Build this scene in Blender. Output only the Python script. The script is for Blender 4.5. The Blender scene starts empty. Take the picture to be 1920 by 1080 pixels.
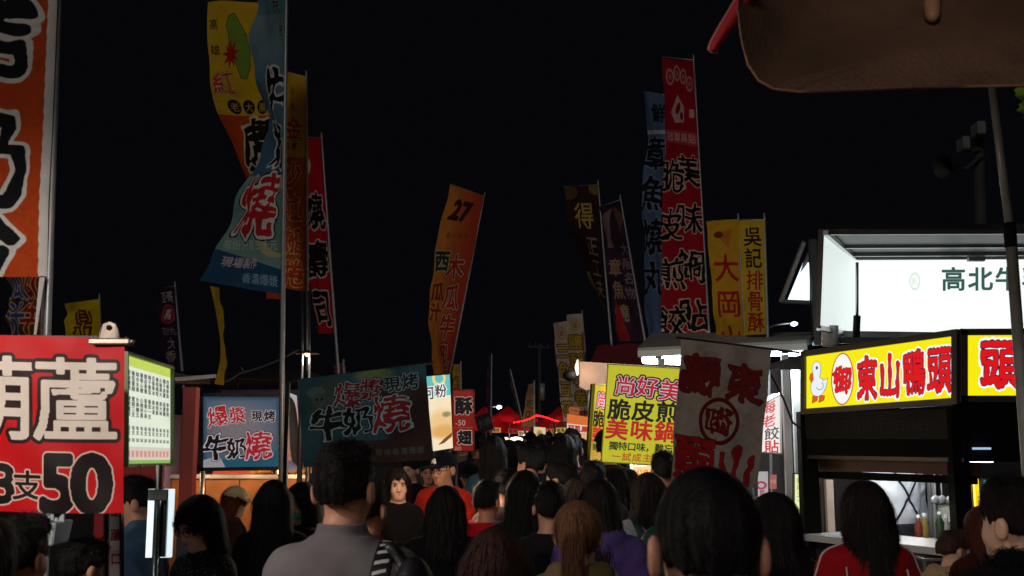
import bpy, bmesh, math, random
import numpy as np
from mathutils import Vector, Matrix
random.seed(7); rng = np.random.default_rng(7)
sc = bpy.context.scene
col = sc.collection
R = math.radians
# ---------------------------------------------------------------- camera, sky, fill sun, exposure
CAMZ, FPX, PITCH = 1.62, 2000.0, R(8.08)
cam_d = bpy.data.cameras.new('camera'); cam = bpy.data.objects.new('camera', cam_d); col.objects.link(cam)
cam.location = (0, 0, CAMZ); cam.rotation_euler = (R(90) + PITCH, 0, 0)
cam_d.sensor_width = 36; cam_d.lens = 36 * FPX / 1920; cam_d.clip_start = .05; cam_d.clip_end = 2000
cam_d.dof.use_dof = True; cam_d.dof.focus_distance = 9.0; cam_d.dof.aperture_fstop = 7.1
sc.camera = cam
w = bpy.data.worlds.new('World'); sc.world = w; w.use_nodes = True
nt = w.node_tree; nt.nodes.clear()
wo = nt.nodes.new('ShaderNodeOutputWorld'); bg = nt.nodes.new('ShaderNodeBackground'); bg2 = nt.nodes.new('ShaderNodeBackground')
sky = nt.nodes.new('ShaderNodeTexSky'); sky.sky_type = 'NISHITA'; sky.sun_disc = False
sky.sun_elevation = R(-11); sky.sun_rotation = R(200)
add = nt.nodes.new('ShaderNodeAddShader')
nt.links.new(sky.outputs[0], bg.inputs[0]); bg.inputs[1].default_value = .05
bg2.inputs[0].default_value = (.0016, .0017, .0026, 1); bg2.inputs[1].default_value = 1.0
nt.links.new(bg.outputs[0], add.inputs[0]); nt.links.new(bg2.outputs[0], add.inputs[1]); nt.links.new(add.outputs[0], wo.inputs[0])
sun_d = bpy.data.lights.new('fill_sun', 'SUN'); sun_d.energy = .36; sun_d.angle = R(12); sun_d.color = (1, .92, .85)  # added low sun, stands in for the market glow on the flags
sun = bpy.data.objects.new('fill_sun', sun_d); col.objects.link(sun); sun.rotation_euler = (R(66), 0, R(-22))
sc.view_settings.view_transform = 'Standard'; sc.view_settings.look = 'None'
sc.view_settings.exposure = 0; sc.view_settings.gamma = 1; sc.view_settings.use_curve_mapping = False
sc.cycles.use_denoising = True; sc.cycles.max_bounces = 5; sc.cycles.diffuse_bounces = 3; sc.cycles.glossy_bounces = 2
sc.cycles.transparent_max_bounces = 6; sc.cycles.sample_clamp_indirect = 3.0; sc.cycles.caustics_reflective = False

def at(px, py, D):
    """point of the place that lies D metres down the lane in the direction of photo pixel px, py"""
    c, s = math.cos(PITCH), math.sin(PITCH)
    u = (540 - py) / FPX
    d = Vector(((px - 960) / FPX, c - u * s, s + u * c))
    return Vector((0, 0, CAMZ)) + d * (D / d.y)

# ---------------------------------------------------------------- objects
def new_obj(name, data, parent=None):
    o = bpy.data.objects.new(name, data); col.objects.link(o)
    if parent: o.parent = parent
    return o
def tag(o, label=None, cat=None, group=None, kind=None):
    if label: o['label'] = label
    if cat: o['category'] = cat
    if group: o['group'] = group
    if kind: o['kind'] = kind
    return o
def thing(name, label, cat, loc=(0, 0, 0), group=None, rz=0):
    o = new_obj(name, None); o.location = loc; o.rotation_euler.z = rz; o.empty_display_size = .1
    return tag(o, label, cat, group)
class MB:
    def __init__(s): s.v, s.f, s.uv = [], [], []
    def quad(s, a, b, c, d, uv=None):
        n = len(s.v); s.v += [tuple(a), tuple(b), tuple(c), tuple(d)]; s.f.append((n, n+1, n+2, n+3))
        s.uv.append(uv or ((0, 0), (1, 0), (1, 1), (0, 1))); return s
    def hexa(s, p):     # 8 corners: bottom ring 0-3, top ring 4-7
        n = len(s.v); s.v += [tuple(q) for q in p]
        for f in ((0,3,2,1), (4,5,6,7), (0,1,5,4), (1,2,6,5), (2,3,7,6), (3,0,4,7)):
            s.f.append(tuple(n+i for i in f)); s.uv.append(((0,0),(1,0),(1,1),(0,1)))
        return s
    def box(s, x0, x1, y0, y1, z0, z1, rz=0, piv=None):
        P = [Vector(p) for p in ((x0,y0,z0),(x1,y0,z0),(x1,y1,z0),(x0,y1,z0),(x0,y0,z1),(x1,y0,z1),(x1,y1,z1),(x0,y1,z1))]
        if rz:
            pv = Vector(piv) if piv is not None else Vector(((x0+x1)/2, (y0+y1)/2, 0)); M = Matrix.Rotation(rz, 3, 'Z')
            P = [M @ (q - pv) + pv for q in P]
        return s.hexa(P)
    def beam(s, p, q, wd, dp, side=None):
        p, q = Vector(p), Vector(q); t = (q-p).normalized()
        if side is None: side = Vector((0, 1, 0)) if abs(t.y) < .9 else Vector((1, 0, 0))
        a = (Vector(side) - t*t.dot(Vector(side))).normalized(); b = t.cross(a)
        a = a*dp/2; b = b*wd/2
        return s.hexa([p-a-b, p+a-b, p+a+b, p-a+b, q-a-b, q+a-b, q+a+b, q-a+b])
    def tube(s, pts, r, n=8, cap=True):
        pts = [Vector(p) for p in pts]; k = len(pts)
        rr = [r]*k if not hasattr(r, '__len__') else list(r)
        base = len(s.v); t0 = (pts[1]-pts[0]).normalized()
        a = t0.cross(Vector((0, 0, 1)));  a = a.normalized() if a.length > .05 else Vector((1, 0, 0))
        for i, p in enumerate(pts):
            t = (pts[min(i+1, k-1)] - pts[max(i-1, 0)]).normalized()
            a = (a - t*a.dot(t)).normalized(); b = t.cross(a)
            for j in range(n):
                an = 2*math.pi*j/n; s.v.append(tuple(p + (a*math.cos(an) + b*math.sin(an))*rr[i]))
        for i in range(k-1):
            for j in range(n):
                j2 = (j+1) % n
                s.f.append((base+i*n+j, base+i*n+j2, base+(i+1)*n+j2, base+(i+1)*n+j))
                s.uv.append(((j/n, i/(k-1)), ((j+1)/n, i/(k-1)), ((j+1)/n, (i+1)/(k-1)), (j/n, (i+1)/(k-1))))
        if cap:
            for st, rev in ((base, 1), (base+(k-1)*n, 0)):
                f = tuple(range(st, st+n)); s.f.append(f[::-1] if rev else f); s.uv.append(tuple((0, 0) for _ in f))
        return s
    def ball(s, c, r, M=None, nu=14, nv=9):
        rx, ry, rz = r if hasattr(r, '__len__') else (r, r, r)
        base = len(s.v); c = Vector(c)
        for i in range(nv+1):
            th = math.pi*i/nv
            for j in range(nu):
                ph = 2*math.pi*j/nu
                p = Vector((rx*math.sin(th)*math.cos(ph), ry*math.sin(th)*math.sin(ph), rz*math.cos(th)))
                s.v.append(tuple(c + (M @ p if M else p)))
        for i in range(nv):
            for j in range(nu):
                j2 = (j+1) % nu
                s.f.append((base+i*nu+j, base+(i+1)*nu+j, base+(i+1)*nu+j2, base+i*nu+j2)); s.uv.append(((0,0),(1,0),(1,1),(0,1)))
        return s
    def lathe(s, c, prof, n=20):
        base = len(s.v); c = Vector(c)
        for r_, z_ in prof:
            for j in range(n):
                an = 2*math.pi*j/n; s.v.append((c.x+r_*math.cos(an), c.y+r_*math.sin(an), c.z+z_))
        for i in range(len(prof)-1):
            for j in range(n):
                j2 = (j+1) % n
                s.f.append((base+i*n+j, base+i*n+j2, base+(i+1)*n+j2, base+(i+1)*n+j)); s.uv.append(((0,0),(1,0),(1,1),(0,1)))
        return s
    def grid(s, P, U=None):   # P[i][j] rows x cols, row 0 at the top; uv v=1 at the top
        nr, nc = len(P), len(P[0]); base = len(s.v)
        for r_ in P: s.v += [tuple(p) for p in r_]
        uv = lambda i, j: (j/(nc-1), 1 - i/(nr-1))
        for i in range(nr-1):
            for j in range(nc-1):
                a = base+i*nc+j
                s.f.append((a+nc, a+nc+1, a+1, a)); s.uv.append((uv(i+1, j), uv(i+1, j+1), uv(i, j+1), uv(i, j)))
        return s
    def build(s, name, mat, parent=None, smooth=False, bevel=0):
        me = bpy.data.meshes.new(name)
        off = parent.matrix_basis.inverted() if parent and parent.parent is None else None
        if parent and parent.parent is not None: off = (parent.parent.matrix_basis @ parent.matrix_basis).inverted()
        vs = [tuple(off @ Vector(p)) for p in s.v] if off is not None else s.v
        me.from_pydata(vs, [], s.f)
        if s.uv:
            l = me.uv_layers.new(name='UVMap'); i = 0
            flat = [c for f in s.uv for p in f for c in p]; l.data.foreach_set('uv', flat)
        if smooth: me.polygons.foreach_set('use_smooth', [True]*len(me.polygons))
        me.materials.append(mat); o = new_obj(name, me, parent)
        if bevel:
            bm = bmesh.new(); bm.from_mesh(me)
            bmesh.ops.bevel(bm, geom=bm.edges[:], offset=bevel, segments=1, affect='EDGES', clamp_overlap=True)
            bm.to_mesh(me); bm.free()
        return o

# ---------------------------------------------------------------- materials
def srgb(c):
    return tuple(((x/255)/12.92 if x/255 <= .04045 else ((x/255+.055)/1.055)**2.4) for x in c)
_m = {}
def mat(name, c, rough=.6, metal=0, var=.12, scale=6, bump=0, bscale=60, spec=.5, sheen=0):
    """plain surface with blotchy wear of its own; c is an sRGB 0-255 colour"""
    if name in _m: return _m[name]
    m = bpy.data.materials.new(name); m.use_nodes = True; n = m.node_tree; b = n.nodes['Principled BSDF']
    L = srgb(c)
    tc = n.nodes.new('ShaderNodeTexCoord'); nz = n.nodes.new('ShaderNodeTexNoise'); nz.inputs['Scale'].default_value = scale
    nz.inputs['Detail'].default_value = 6; rp = n.nodes.new('ShaderNodeValToRGB')
    rp.color_ramp.elements[0].position = .3; rp.color_ramp.elements[1].position = .7
    rp.color_ramp.elements[0].color = tuple(x*(1-var) for x in L) + (1,); rp.color_ramp.elements[1].color = tuple(min(1, x*(1+var)) for x in L) + (1,)
    n.links.new(tc.outputs['Object'], nz.inputs['Vector']); n.links.new(nz.outputs['Fac'], rp.inputs[0]); n.links.new(rp.outputs[0], b.inputs['Base Color'])
    b.inputs['Roughness'].default_value = rough; b.inputs['Metallic'].default_value = metal; b.inputs['Specular IOR Level'].default_value = spec
    if sheen: b.inputs['Sheen Weight'].default_value = sheen
    if bump:
        n2 = n.nodes.new('ShaderNodeTexNoise'); n2.inputs['Scale'].default_value = bscale; n2.inputs['Detail'].default_value = 4
        bp = n.nodes.new('ShaderNodeBump'); bp.inputs['Strength'].default_value = bump; bp.inputs['Distance'].default_value = .01
        n.links.new(tc.outputs['Object'], n2.inputs['Vector']); n.links.new(n2.outputs['Fac'], bp.inputs['Height']); n.links.new(bp.outputs[0], b.inputs['Normal'])
    _m[name] = m; return m
def glow(name, c, e):
    if name in _m: return _m[name]
    m = bpy.data.materials.new(name); m.use_nodes = True; b = m.node_tree.nodes['Principled BSDF']
    L = srgb(c); b.inputs['Base Color'].default_value = L + (1,); b.inputs['Emission Color'].default_value = L + (1,)
    b.inputs['Emission Strength'].default_value = e; _m[name] = m; return m
def hair_mat(name, c, rough=.52):
    if name in _m: return _m[name]
    m = mat(name, c, rough, 0, .35, 40, .5, 240, .22); n = m.node_tree
    mp = n.nodes.new('ShaderNodeMapping'); mp.inputs['Scale'].default_value = (3, 3, .12)
    tc = [x for x in n.nodes if x.type == 'TEX_COORD'][0]
    n.links.new(tc.outputs['Object'], mp.inputs[0])
    for x in n.nodes:
        if x.type == 'TEX_NOISE': n.links.new(mp.outputs[0], x.inputs['Vector'])
    return m
def printed(name, img, emit=0, rough=.7, transl=.0, bump=.0, alpha=False):
    """cloth, vinyl or backlit face printed with a picture made by the lettering code"""
    m = bpy.data.materials.new(name); m.use_nodes = True; n = m.node_tree; b = n.nodes['Principled BSDF']
    t = n.nodes.new('ShaderNodeTexImage'); t.image = img; t.interpolation = 'Cubic'; t.extension = 'EXTEND'
    n.links.new(t.outputs[0], b.inputs['Base Color']); b.inputs['Roughness'].default_value = rough; b.inputs['Specular IOR Level'].default_value = .5 if rough < .5 else .2
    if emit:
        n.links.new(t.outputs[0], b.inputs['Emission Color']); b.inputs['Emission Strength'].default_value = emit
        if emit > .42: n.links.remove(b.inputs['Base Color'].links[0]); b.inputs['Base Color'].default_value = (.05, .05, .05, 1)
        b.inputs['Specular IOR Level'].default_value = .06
    if bump:
        tc = n.nodes.new('ShaderNodeTexCoord'); n2 = n.nodes.new('ShaderNodeTexNoise'); n2.inputs['Scale'].default_value = 9; n2.inputs['Detail'].default_value = 5; n2.inputs['Distortion'].default_value = 1.2
        bp = n.nodes.new('ShaderNodeBump'); bp.inputs['Strength'].default_value = bump; bp.inputs['Distance'].default_value = .03
        n.links.new(tc.outputs['Object'], n2.inputs['Vector']); n.links.new(n2.outputs['Fac'], bp.inputs['Height']); n.links.new(bp.outputs[0], b.inputs['Normal'])
    if transl:
        tr = n.nodes.new('ShaderNodeBsdfTranslucent'); n.links.new(t.outputs[0], tr.inputs[0])
        mx = n.nodes.new('ShaderNodeMixShader'); mx.inputs[0].default_value = transl
        n.links.new(b.outputs[0], mx.inputs[1]); n.links.new(tr.outputs[0], mx.inputs[2])
        n.links.new(mx.outputs[0], n.nodes['Material Output'].inputs[0])
    return m
steel = mat('galvanised steel', (150, 152, 155), .4, .35, .1, 12)
dark_steel = mat('dark painted steel', (38, 38, 40), .5, .3, .2, 9)
black_paint = mat('black panel', (11, 11, 12), .75, 0, .3, 5, 0, 60, .2)
white_paint = mat('white painted metal', (205, 210, 208), .45, 0, .06, 5)
red_paint = mat('red painted metal', (165, 28, 18), .5, 0, .15, 4)
wood_m = mat('plywood', (146, 92, 46), .6, 0, .2, 7)
black_cable = mat('black cable', (12, 12, 13), .6)

# ---------------------------------------------------------------- lettering: glyph distance fields printed into pictures
GN, PAD = 128, .22
_g = {}
def _edt(f):
    n = f.shape[0]; i = np.arange(n, dtype=np.float32); q = (i[:, None]-i[None, :])**2
    g = np.empty_like(f)
    for c in range(f.shape[1]): g[:, c] = (q + f[:, c][None, :]).min(1)
    o = np.empty_like(f)
    for r_ in range(n): o[r_] = (q + g[r_][None, :]).min(1)
    return np.sqrt(o)
def glyph(ch):
    if ch in _g: return _g[ch]
    c = bpy.data.curves.new('g', 'FONT'); c.body = ch; c.resolution_u = 3
    o = bpy.data.objects.new('g', c); col.objects.link(o)
    m = o.evaluated_get(bpy.context.evaluated_depsgraph_get()).to_mesh(); m.calc_loop_triangles()
    co = np.empty(len(m.vertices)*3, np.float32); m.vertices.foreach_get('co', co); co = co.reshape(-1, 3)[:, :2]
    tr = np.empty(len(m.loop_triangles)*3, np.int32); m.loop_triangles.foreach_get('vertices', tr); tr = tr.reshape(-1, 3)
    wd = 1.0 if ord(ch) > 0x2000 else (float(co[:, 0].max()+.06) if len(co) else .3)
    bpy.data.objects.remove(o); bpy.data.curves.remove(c)
    S = 1 + 2*PAD; co = co.copy(); co[:, 0] += PAD; co[:, 1] += PAD + .12
    co *= GN/S; M = np.zeros((GN, GN), bool)
    for a, b, d in co[tr]:
        x0, x1 = int(max(0, min(a[0], b[0], d[0])-1)), int(min(GN-1, max(a[0], b[0], d[0])+1))
        y0, y1 = int(max(0, min(a[1], b[1], d[1])-1)), int(min(GN-1, max(a[1], b[1], d[1])+1))
        X, Y = np.meshgrid(np.arange(x0, x1+1), np.arange(y0, y1+1))
        e = lambda p, q: (q[0]-p[0])*(Y-p[1]) - (q[1]-p[1])*(X-p[0])
        e0, e1, e2 = e(a, b), e(b, d), e(d, a)
        M[y0:y1+1, x0:x1+1] |= ((e0 >= 0) & (e1 >= 0) & (e2 >= 0)) | ((e0 <= 0) & (e1 <= 0) & (e2 <= 0))
    big = np.float32(1e6)
    sd = (_edt(np.where(M, 0, big).astype(np.float32)) - _edt(np.where(M, big, 0).astype(np.float32))) * (S/GN)
    sd = np.clip(sd, -.5, .5)
    _g[ch] = (sd, wd); return _g[ch]
def bil(a, x, y):
    x = np.clip(x, 0, a.shape[1]-1.001); y = np.clip(y, 0, a.shape[0]-1.001)
    i, j = x.astype(int), y.astype(int); fx, fy = x-i, y-j
    return (a[j, i]*(1-fx)+a[j, i+1]*fx)*(1-fy) + (a[j+1, i]*(1-fx)+a[j+1, i+1]*fx)*fy
def soft_noise(h, w_, cell, seed):
    r_ = np.random.default_rng(seed).random((int(h/cell)+3, int(w_/cell)+3)).astype(np.float32)
    Y, X = np.mgrid[0:h, 0:w_].astype(np.float32)/cell
    fx, fy = X-np.floor(X), Y-np.floor(Y); X = np.floor(X)+fx*fx*(3-2*fx); Y = np.floor(Y)+fy*fy*(3-2*fy)
    return bil(r_, X, Y)
class Canvas:
    """picture in units of its own (y downwards), k pixels to the unit"""
    def __init__(s, w_, h, bg, k=1.5):
        s.w, s.h, s.k = w_, h, k; s.W, s.H = int(w_*k), int(h*k)
        s.a = np.empty((s.H, s.W, 3), np.float32); s.a[:] = np.array(bg, np.float32)/255
        Y, X = np.mgrid[0:s.H, 0:s.W].astype(np.float32); s.X, s.Y = (X+.5)/k, (Y+.5)/k
    def mix(s, m, c, sl=None):
        A = s.a if sl is None else s.a[sl]; c = np.array(c, np.float32)/255; m = np.clip(m, 0, 1)[..., None]
        A[:] = A*(1-m) + c*m; return s
    def rect(s, x0, y0, x1, y1, c, r_=0, soft=1):
        d = np.maximum(np.maximum(x0+r_-s.X, s.X-x1+r_), 0)**2 + np.maximum(np.maximum(y0+r_-s.Y, s.Y-y1+r_), 0)**2
        return s.mix(.5 - (np.sqrt(d)-r_)/soft*s.k*.5 if r_ else ((s.X > x0) & (s.X < x1) & (s.Y > y0) & (s.Y < y1)).astype(np.float32), c)
    def ell(s, cx, cy, rx, ry, c, ring=0, soft=.7, rot=0):
        X, Y = s.X-cx, s.Y-cy
        if rot: X, Y = X*math.cos(rot)+Y*math.sin(rot), Y*math.cos(rot)-X*math.sin(rot)
        d = (np.sqrt((X/rx)**2 + (Y/ry)**2) - 1)*min(rx, ry)
        if ring: d = np.abs(d) - ring
        return s.mix(.5 - d/soft, c)
    def poly(s, P, c, out=None, ow=1.0):
        P = np.array(P, np.float32); ins = np.zeros(s.X.shape, bool); dm = np.full(s.X.shape, 1e9, np.float32)
        for i in range(len(P)):
            a, b = P[i], P[(i+1) % len(P)]
            cnd = (a[1] > s.Y) != (b[1] > s.Y)
            ins ^= cnd & (s.X < (b[0]-a[0])*(s.Y-a[1])/((b[1]-a[1]) or 1e-6) + a[0])
            t = np.clip(((s.X-a[0])*(b[0]-a[0]) + (s.Y-a[1])*(b[1]-a[1]))/max(1e-6, ((b-a)**2).sum()), 0, 1)
            dm = np.minimum(dm, (s.X-a[0]-t*(b[0]-a[0]))**2 + (s.Y-a[1]-t*(b[1]-a[1]))**2)
        d = np.sqrt(dm)*np.where(ins, -1, 1)
        if out: s.mix(.5 - (d-ow)*s.k, out)
        return s.mix(.5 - d*s.k, c)
    def grad(s, c0, c1, ax='y', p0=0, p1=None):
        t = (s.Y-p0)/((p1 or s.h)-p0) if ax == 'y' else (s.X-p0)/((p1 or s.w)-p0)
        t = np.clip(t, 0, 1)[..., None]; m = ((s.Y >= p0) if ax == 'y' else (s.X >= p0))[..., None]
        g_ = (np.array(c0)*(1-t) + np.array(c1)*t)/255; s.a[:] = np.where(m, g_, s.a); return s
    def ch(s, c, cx, cy, size, color, b=.015, o=(), sx=1, rot=0, rough=0, mirror=False, shear=0, drip=0, shadow=None):
        if rough: b *= .62; o = [(r_*.8, q_) for r_, q_ in o]
        sd, wd = glyph(c); R_ = size*max(1, sx)*.95 + 4
        x0, x1 = max(0, int((cx-R_)*s.k)), min(s.W, int((cx+R_)*s.k)); y0, y1 = max(0, int((cy-R_)*s.k)), min(s.H, int((cy+R_)*s.k))
        if x0 >= x1 or y0 >= y1: return s
        sl = (slice(y0, y1), slice(x0, x1))
        def field(dx, dy):
            X, Y = s.X[sl]-cx-dx, s.Y[sl]-cy-dy
            if rot: X, Y = X*math.cos(rot)+Y*math.sin(rot), Y*math.cos(rot)-X*math.sin(rot)
            X = X + shear*Y; X = X/(size*sx)*(-1 if mirror else 1) + wd/2; Y = .5 - Y/size - .12
            # SDF rows start at the bottom
            if rough:
                X = X + rough*.35*(soft_noise(X.shape[0], X.shape[1], size*s.k*.22, int(ord(c))) - .5)
                Y = Y + rough*.35*(soft_noise(X.shape[0], X.shape[1], size*s.k*.25, int(ord(c))+9) - .5)
            S = 1+2*PAD; f = bil(sd, (X+PAD)*GN/S, (Y+PAD+.12)*GN/S)
            if rough: f = f - rough*.12*(soft_noise(X.shape[0], X.shape[1], size*s.k*.12, ord(c)+5) - .5)
            if drip: f = f - drip*np.abs(np.sin(X*21+3*np.sin(Y*3)))*(.5+.5*np.sin(Y*14+X*5))
            return f
        kk = size*s.k*.8
        if shadow: s.mix(.5 - (field(shadow[0], shadow[1])-b-shadow[2])*kk, shadow[3], sl)
        f = field(0, 0)
        for r_, cc in sorted(o, key=lambda q: -q[0]): s.mix(.5 - (f-b-r_)*kk, cc, sl)
        return s.mix(.5 - (f-b)*kk, color, sl)
    def text(s, st, x, y, size, color, step=None, vert=False, **kw):
        """x, y: centre of the first character"""
        adv = lambda c: size*(.5 if c == ' ' else glyph(c)[1] if ord(c) < 0x2000 else 1.02)*kw.get('sx', 1)
        for i, c in enumerate(st):
            if c != ' ': s.ch(c, x, y, size, color, **kw)
            if vert: y += (step or size*1.05)
            else: x += step or (adv(c) + adv(st[min(i+1, len(st)-1)]))/2
        return s
    def image(s, name, dirt=.08):
        n = soft_noise(s.H, s.W, 22*s.k, len(name)) * soft_noise(s.H, s.W, 7*s.k, len(name)+3)
        a = np.clip(s.a*(1 - dirt*n[..., None]), 0, 1)
        im = bpy.data.images.new(name, s.W, s.H); px = np.ones((s.H, s.W, 4), np.float32); px[..., :3] = a[::-1]
        im.pixels.foreach_set(px.ravel()); im.update(); im.pack(); return im
# ---------------------------------------------------------------- people: smooth bodies grown from joints
def axis(lo, hi, step, fines):
    x, out = lo, []
    while x < hi:
        st = step
        for a, b, s_ in fines:
            if a - 1e-6 <= x < b: st = min(st, s_)
        out.append(x); x += st
    out.append(hi); return np.array(out, np.float32)
class Field:
    def __init__(s, xs, ys, zs):
        s.xs, s.ys, s.zs = xs, ys, zs; s.F = np.full((len(xs), len(ys), len(zs)), .5, np.float32)
    def sl(s, lo, hi):
        return tuple(slice(int(np.searchsorted(a, l)), int(np.searchsorted(a, h))) for a, l, h in zip((s.xs, s.ys, s.zs), lo, hi))
    def put(s, fn, lo, hi, k=.02, mode='add', pad=.05):
        q = s.sl([v-pad-k for v in lo], [v+pad+k for v in hi]); F = s.F[q]
        if F.size == 0: return s
        d = fn(s.xs[q[0]][:, None, None], s.ys[q[1]][None, :, None], s.zs[q[2]][None, None, :])
        if mode == 'add':
            h = np.clip(.5 + .5*(F-d)/k, 0, 1); F[...] = F*(1-h) + d*h - k*h*(1-h)
        elif mode == 'cut':
            h = np.clip(.5 - .5*(F+d)/k, 0, 1); F[...] = F*(1-h) - d*h + k*h*(1-h)
        return s
    def cone(s, a, b, r1, r2, k=.02, mode='add'):
        a, b = np.array(a, float), np.array(b, float); ab = b-a; L = max(1e-9, (ab**2).sum()); rm = max(r1, r2)
        def fn(X, Y, Z):
            x, y, z = X-a[0], Y-a[1], Z-a[2]
            t = np.clip((x*ab[0]+y*ab[1]+z*ab[2])/L, 0, 1)
            return np.sqrt((x-t*ab[0])**2+(y-t*ab[1])**2+(z-t*ab[2])**2) - (r1+t*(r2-r1))
        return s.put(fn, np.minimum(a, b)-rm, np.maximum(a, b)+rm, k, mode)
    def ell(s, c, r, k=.02, mode='add', M=None, clip=None):
        c = np.array(c, float); r = np.array(r, float); rm = r.max() if M is not None else r
        Mi = np.array(M.transposed()) if M is not None else None
        def fn(X, Y, Z):
            x, y, z = X-c[0], Y-c[1], Z-c[2]
            if Mi is not None:
                x, y, z = (Mi[i][0]*x+Mi[i][1]*y+Mi[i][2]*z for i in range(3))
            q = np.sqrt((x/r[0])**2+(y/r[1])**2+(z/r[2])**2); q2 = np.sqrt((x/r[0]**2)**2+(y/r[1]**2)**2+(z/r[2]**2)**2)
            d = q*(q-1)/np.maximum(q2, 1e-6)
            return np.maximum(d, clip(x, y, z)) if clip else d + 0*X*Y*Z
        return s.put(fn, c-rm, c+rm, k, mode)
    def torso(s, prof, t, z0, z1, k=.03):
        zz, ww, dd, cc = (np.array(v) for v in zip(*prof))
        def fn(X, Y, Z):
            wv = np.interp(Z, zz, ww)+t; dv = np.interp(Z, zz, dd)+t; cv = np.interp(Z, zz, cc)
            q = (np.abs(X/wv)**2.5 + np.abs((Y-cv)/dv)**2.2)**.42
            return np.maximum((q-1)*np.minimum(wv, dv), np.maximum(z0-Z, Z-z1))
        return s.put(fn, (-.3, -.25, z0), (.3, .25, z1), k)
    def sample(s, P):
        i = [np.interp(P[:, a], ax, np.arange(len(ax))) for a, ax in enumerate((s.xs, s.ys, s.zs))]
        j = [np.clip(v.astype(int), 0, n-2) for v, n in zip(i, s.F.shape)]; f = [v-w_ for v, w_ in zip(i, j)]; o = 0
        for a in (0, 1):
            for b in (0, 1):
                for c in (0, 1):
                    o = o + s.F[j[0]+a, j[1]+b, j[2]+c]*(f[0] if a else 1-f[0])*(f[1] if b else 1-f[1])*(f[2] if c else 1-f[2])
        return o
    def grad(s, P, e=.006):
        g = np.stack([s.sample(P+np.eye(3)[a]*e)-s.sample(P-np.eye(3)[a]*e) for a in range(3)], 1)
        return g/np.maximum(1e-6, np.linalg.norm(g, axis=1, keepdims=True))
    def project(s, P, off=0, it=6):
        P = np.array(P, float)
        for _ in range(it): P = P - s.grad(P)*(s.sample(P)-off)[:, None]*.8
        return P
    def mesh(s):
        F = s.F; F[[0, -1]] = .5; F[:, [0, -1]] = .5; F[:, :, [0, -1]] = .5
        B = F < 0; n = F.shape; C = [c-1 for c in n]
        cnt = np.zeros(C, np.int8); co = {}
        for a in (0, 1):
            for b in (0, 1):
                for c in (0, 1): cnt += B[a:a+C[0], b:b+C[1], c:c+C[2]]
        act = np.argwhere((cnt > 0) & (cnt < 8)); ids = np.full(C, -1, np.int32); ids[tuple(act.T)] = np.arange(len(act))
        V = np.zeros((len(act), 3)); N = np.zeros(len(act)); ax = (s.xs, s.ys, s.zs)
        for d in range(3):
            e = [x for x in range(3) if x != d]
            for u in (0, 1):
                for v in (0, 1):
                    p = act.copy(); p[:, e[0]] += u; p[:, e[1]] += v; q = p.copy(); q[:, d] += 1
                    f0, f1 = F[tuple(p.T)], F[tuple(q.T)]; m = (f0 < 0) != (f1 < 0); t = f0[m]/(f0[m]-f1[m])
                    for x in range(3):
                        a0 = ax[x][p[m, x]]; V[m, x] += a0 + ((ax[x][q[m, x]]-a0)*t if x == d else 0)
                    N[m] += 1
        V /= N[:, None]; Q = []
        for d in range(3):
            e0, e1 = [(1, 2), (2, 0), (0, 1)][d]
            lo = [slice(None)]*3; hi = [slice(None)]*3; lo[d] = slice(0, -1); hi[d] = slice(1, None)
            p = np.argwhere(B[tuple(lo)] != B[tuple(hi)]); p = p[(p[:, e0] > 0) & (p[:, e1] > 0) & (p[:, e0] < C[e0]) & (p[:, e1] < C[e1])]
            def cid(i, j):
                r_ = p.copy(); r_[:, e0] -= i; r_[:, e1] -= j; return ids[tuple(r_.T)]
            q = np.stack([cid(1, 1), cid(0, 1), cid(0, 0), cid(1, 0)], 1); fl = ~B[tuple(p.T)]
            q[fl] = q[fl][:, ::-1]; Q.append(q)
        return V, np.concatenate(Q)
def mesh_from(name, V, Q, m, parent, extra=None, m2=None):
    me = bpy.data.meshes.new(name)
    nb = len(Q)
    if extra is not None:
        E, EQ = extra; Q = np.concatenate([Q, EQ+len(V)]); V = np.concatenate([V, E])
    me.vertices.add(len(V)); me.vertices.foreach_set('co', np.asarray(V, np.float32).ravel())
    me.loops.add(len(Q)*4); me.loops.foreach_set('vertex_index', Q.astype(np.int32).ravel())
    me.polygons.add(len(Q)); me.polygons.foreach_set('loop_start', np.arange(0, len(Q)*4, 4, dtype=np.int32))
    me.polygons.foreach_set('use_smooth', np.ones(len(Q), bool)); me.update(calc_edges=True); me.validate()
    me.materials.append(m)
    if m2:
        me.materials.append(m2); me.polygons.foreach_set('material_index', (np.arange(len(me.polygons)) >= nb).astype(np.int32))
    return new_obj(name, me, parent)
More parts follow.
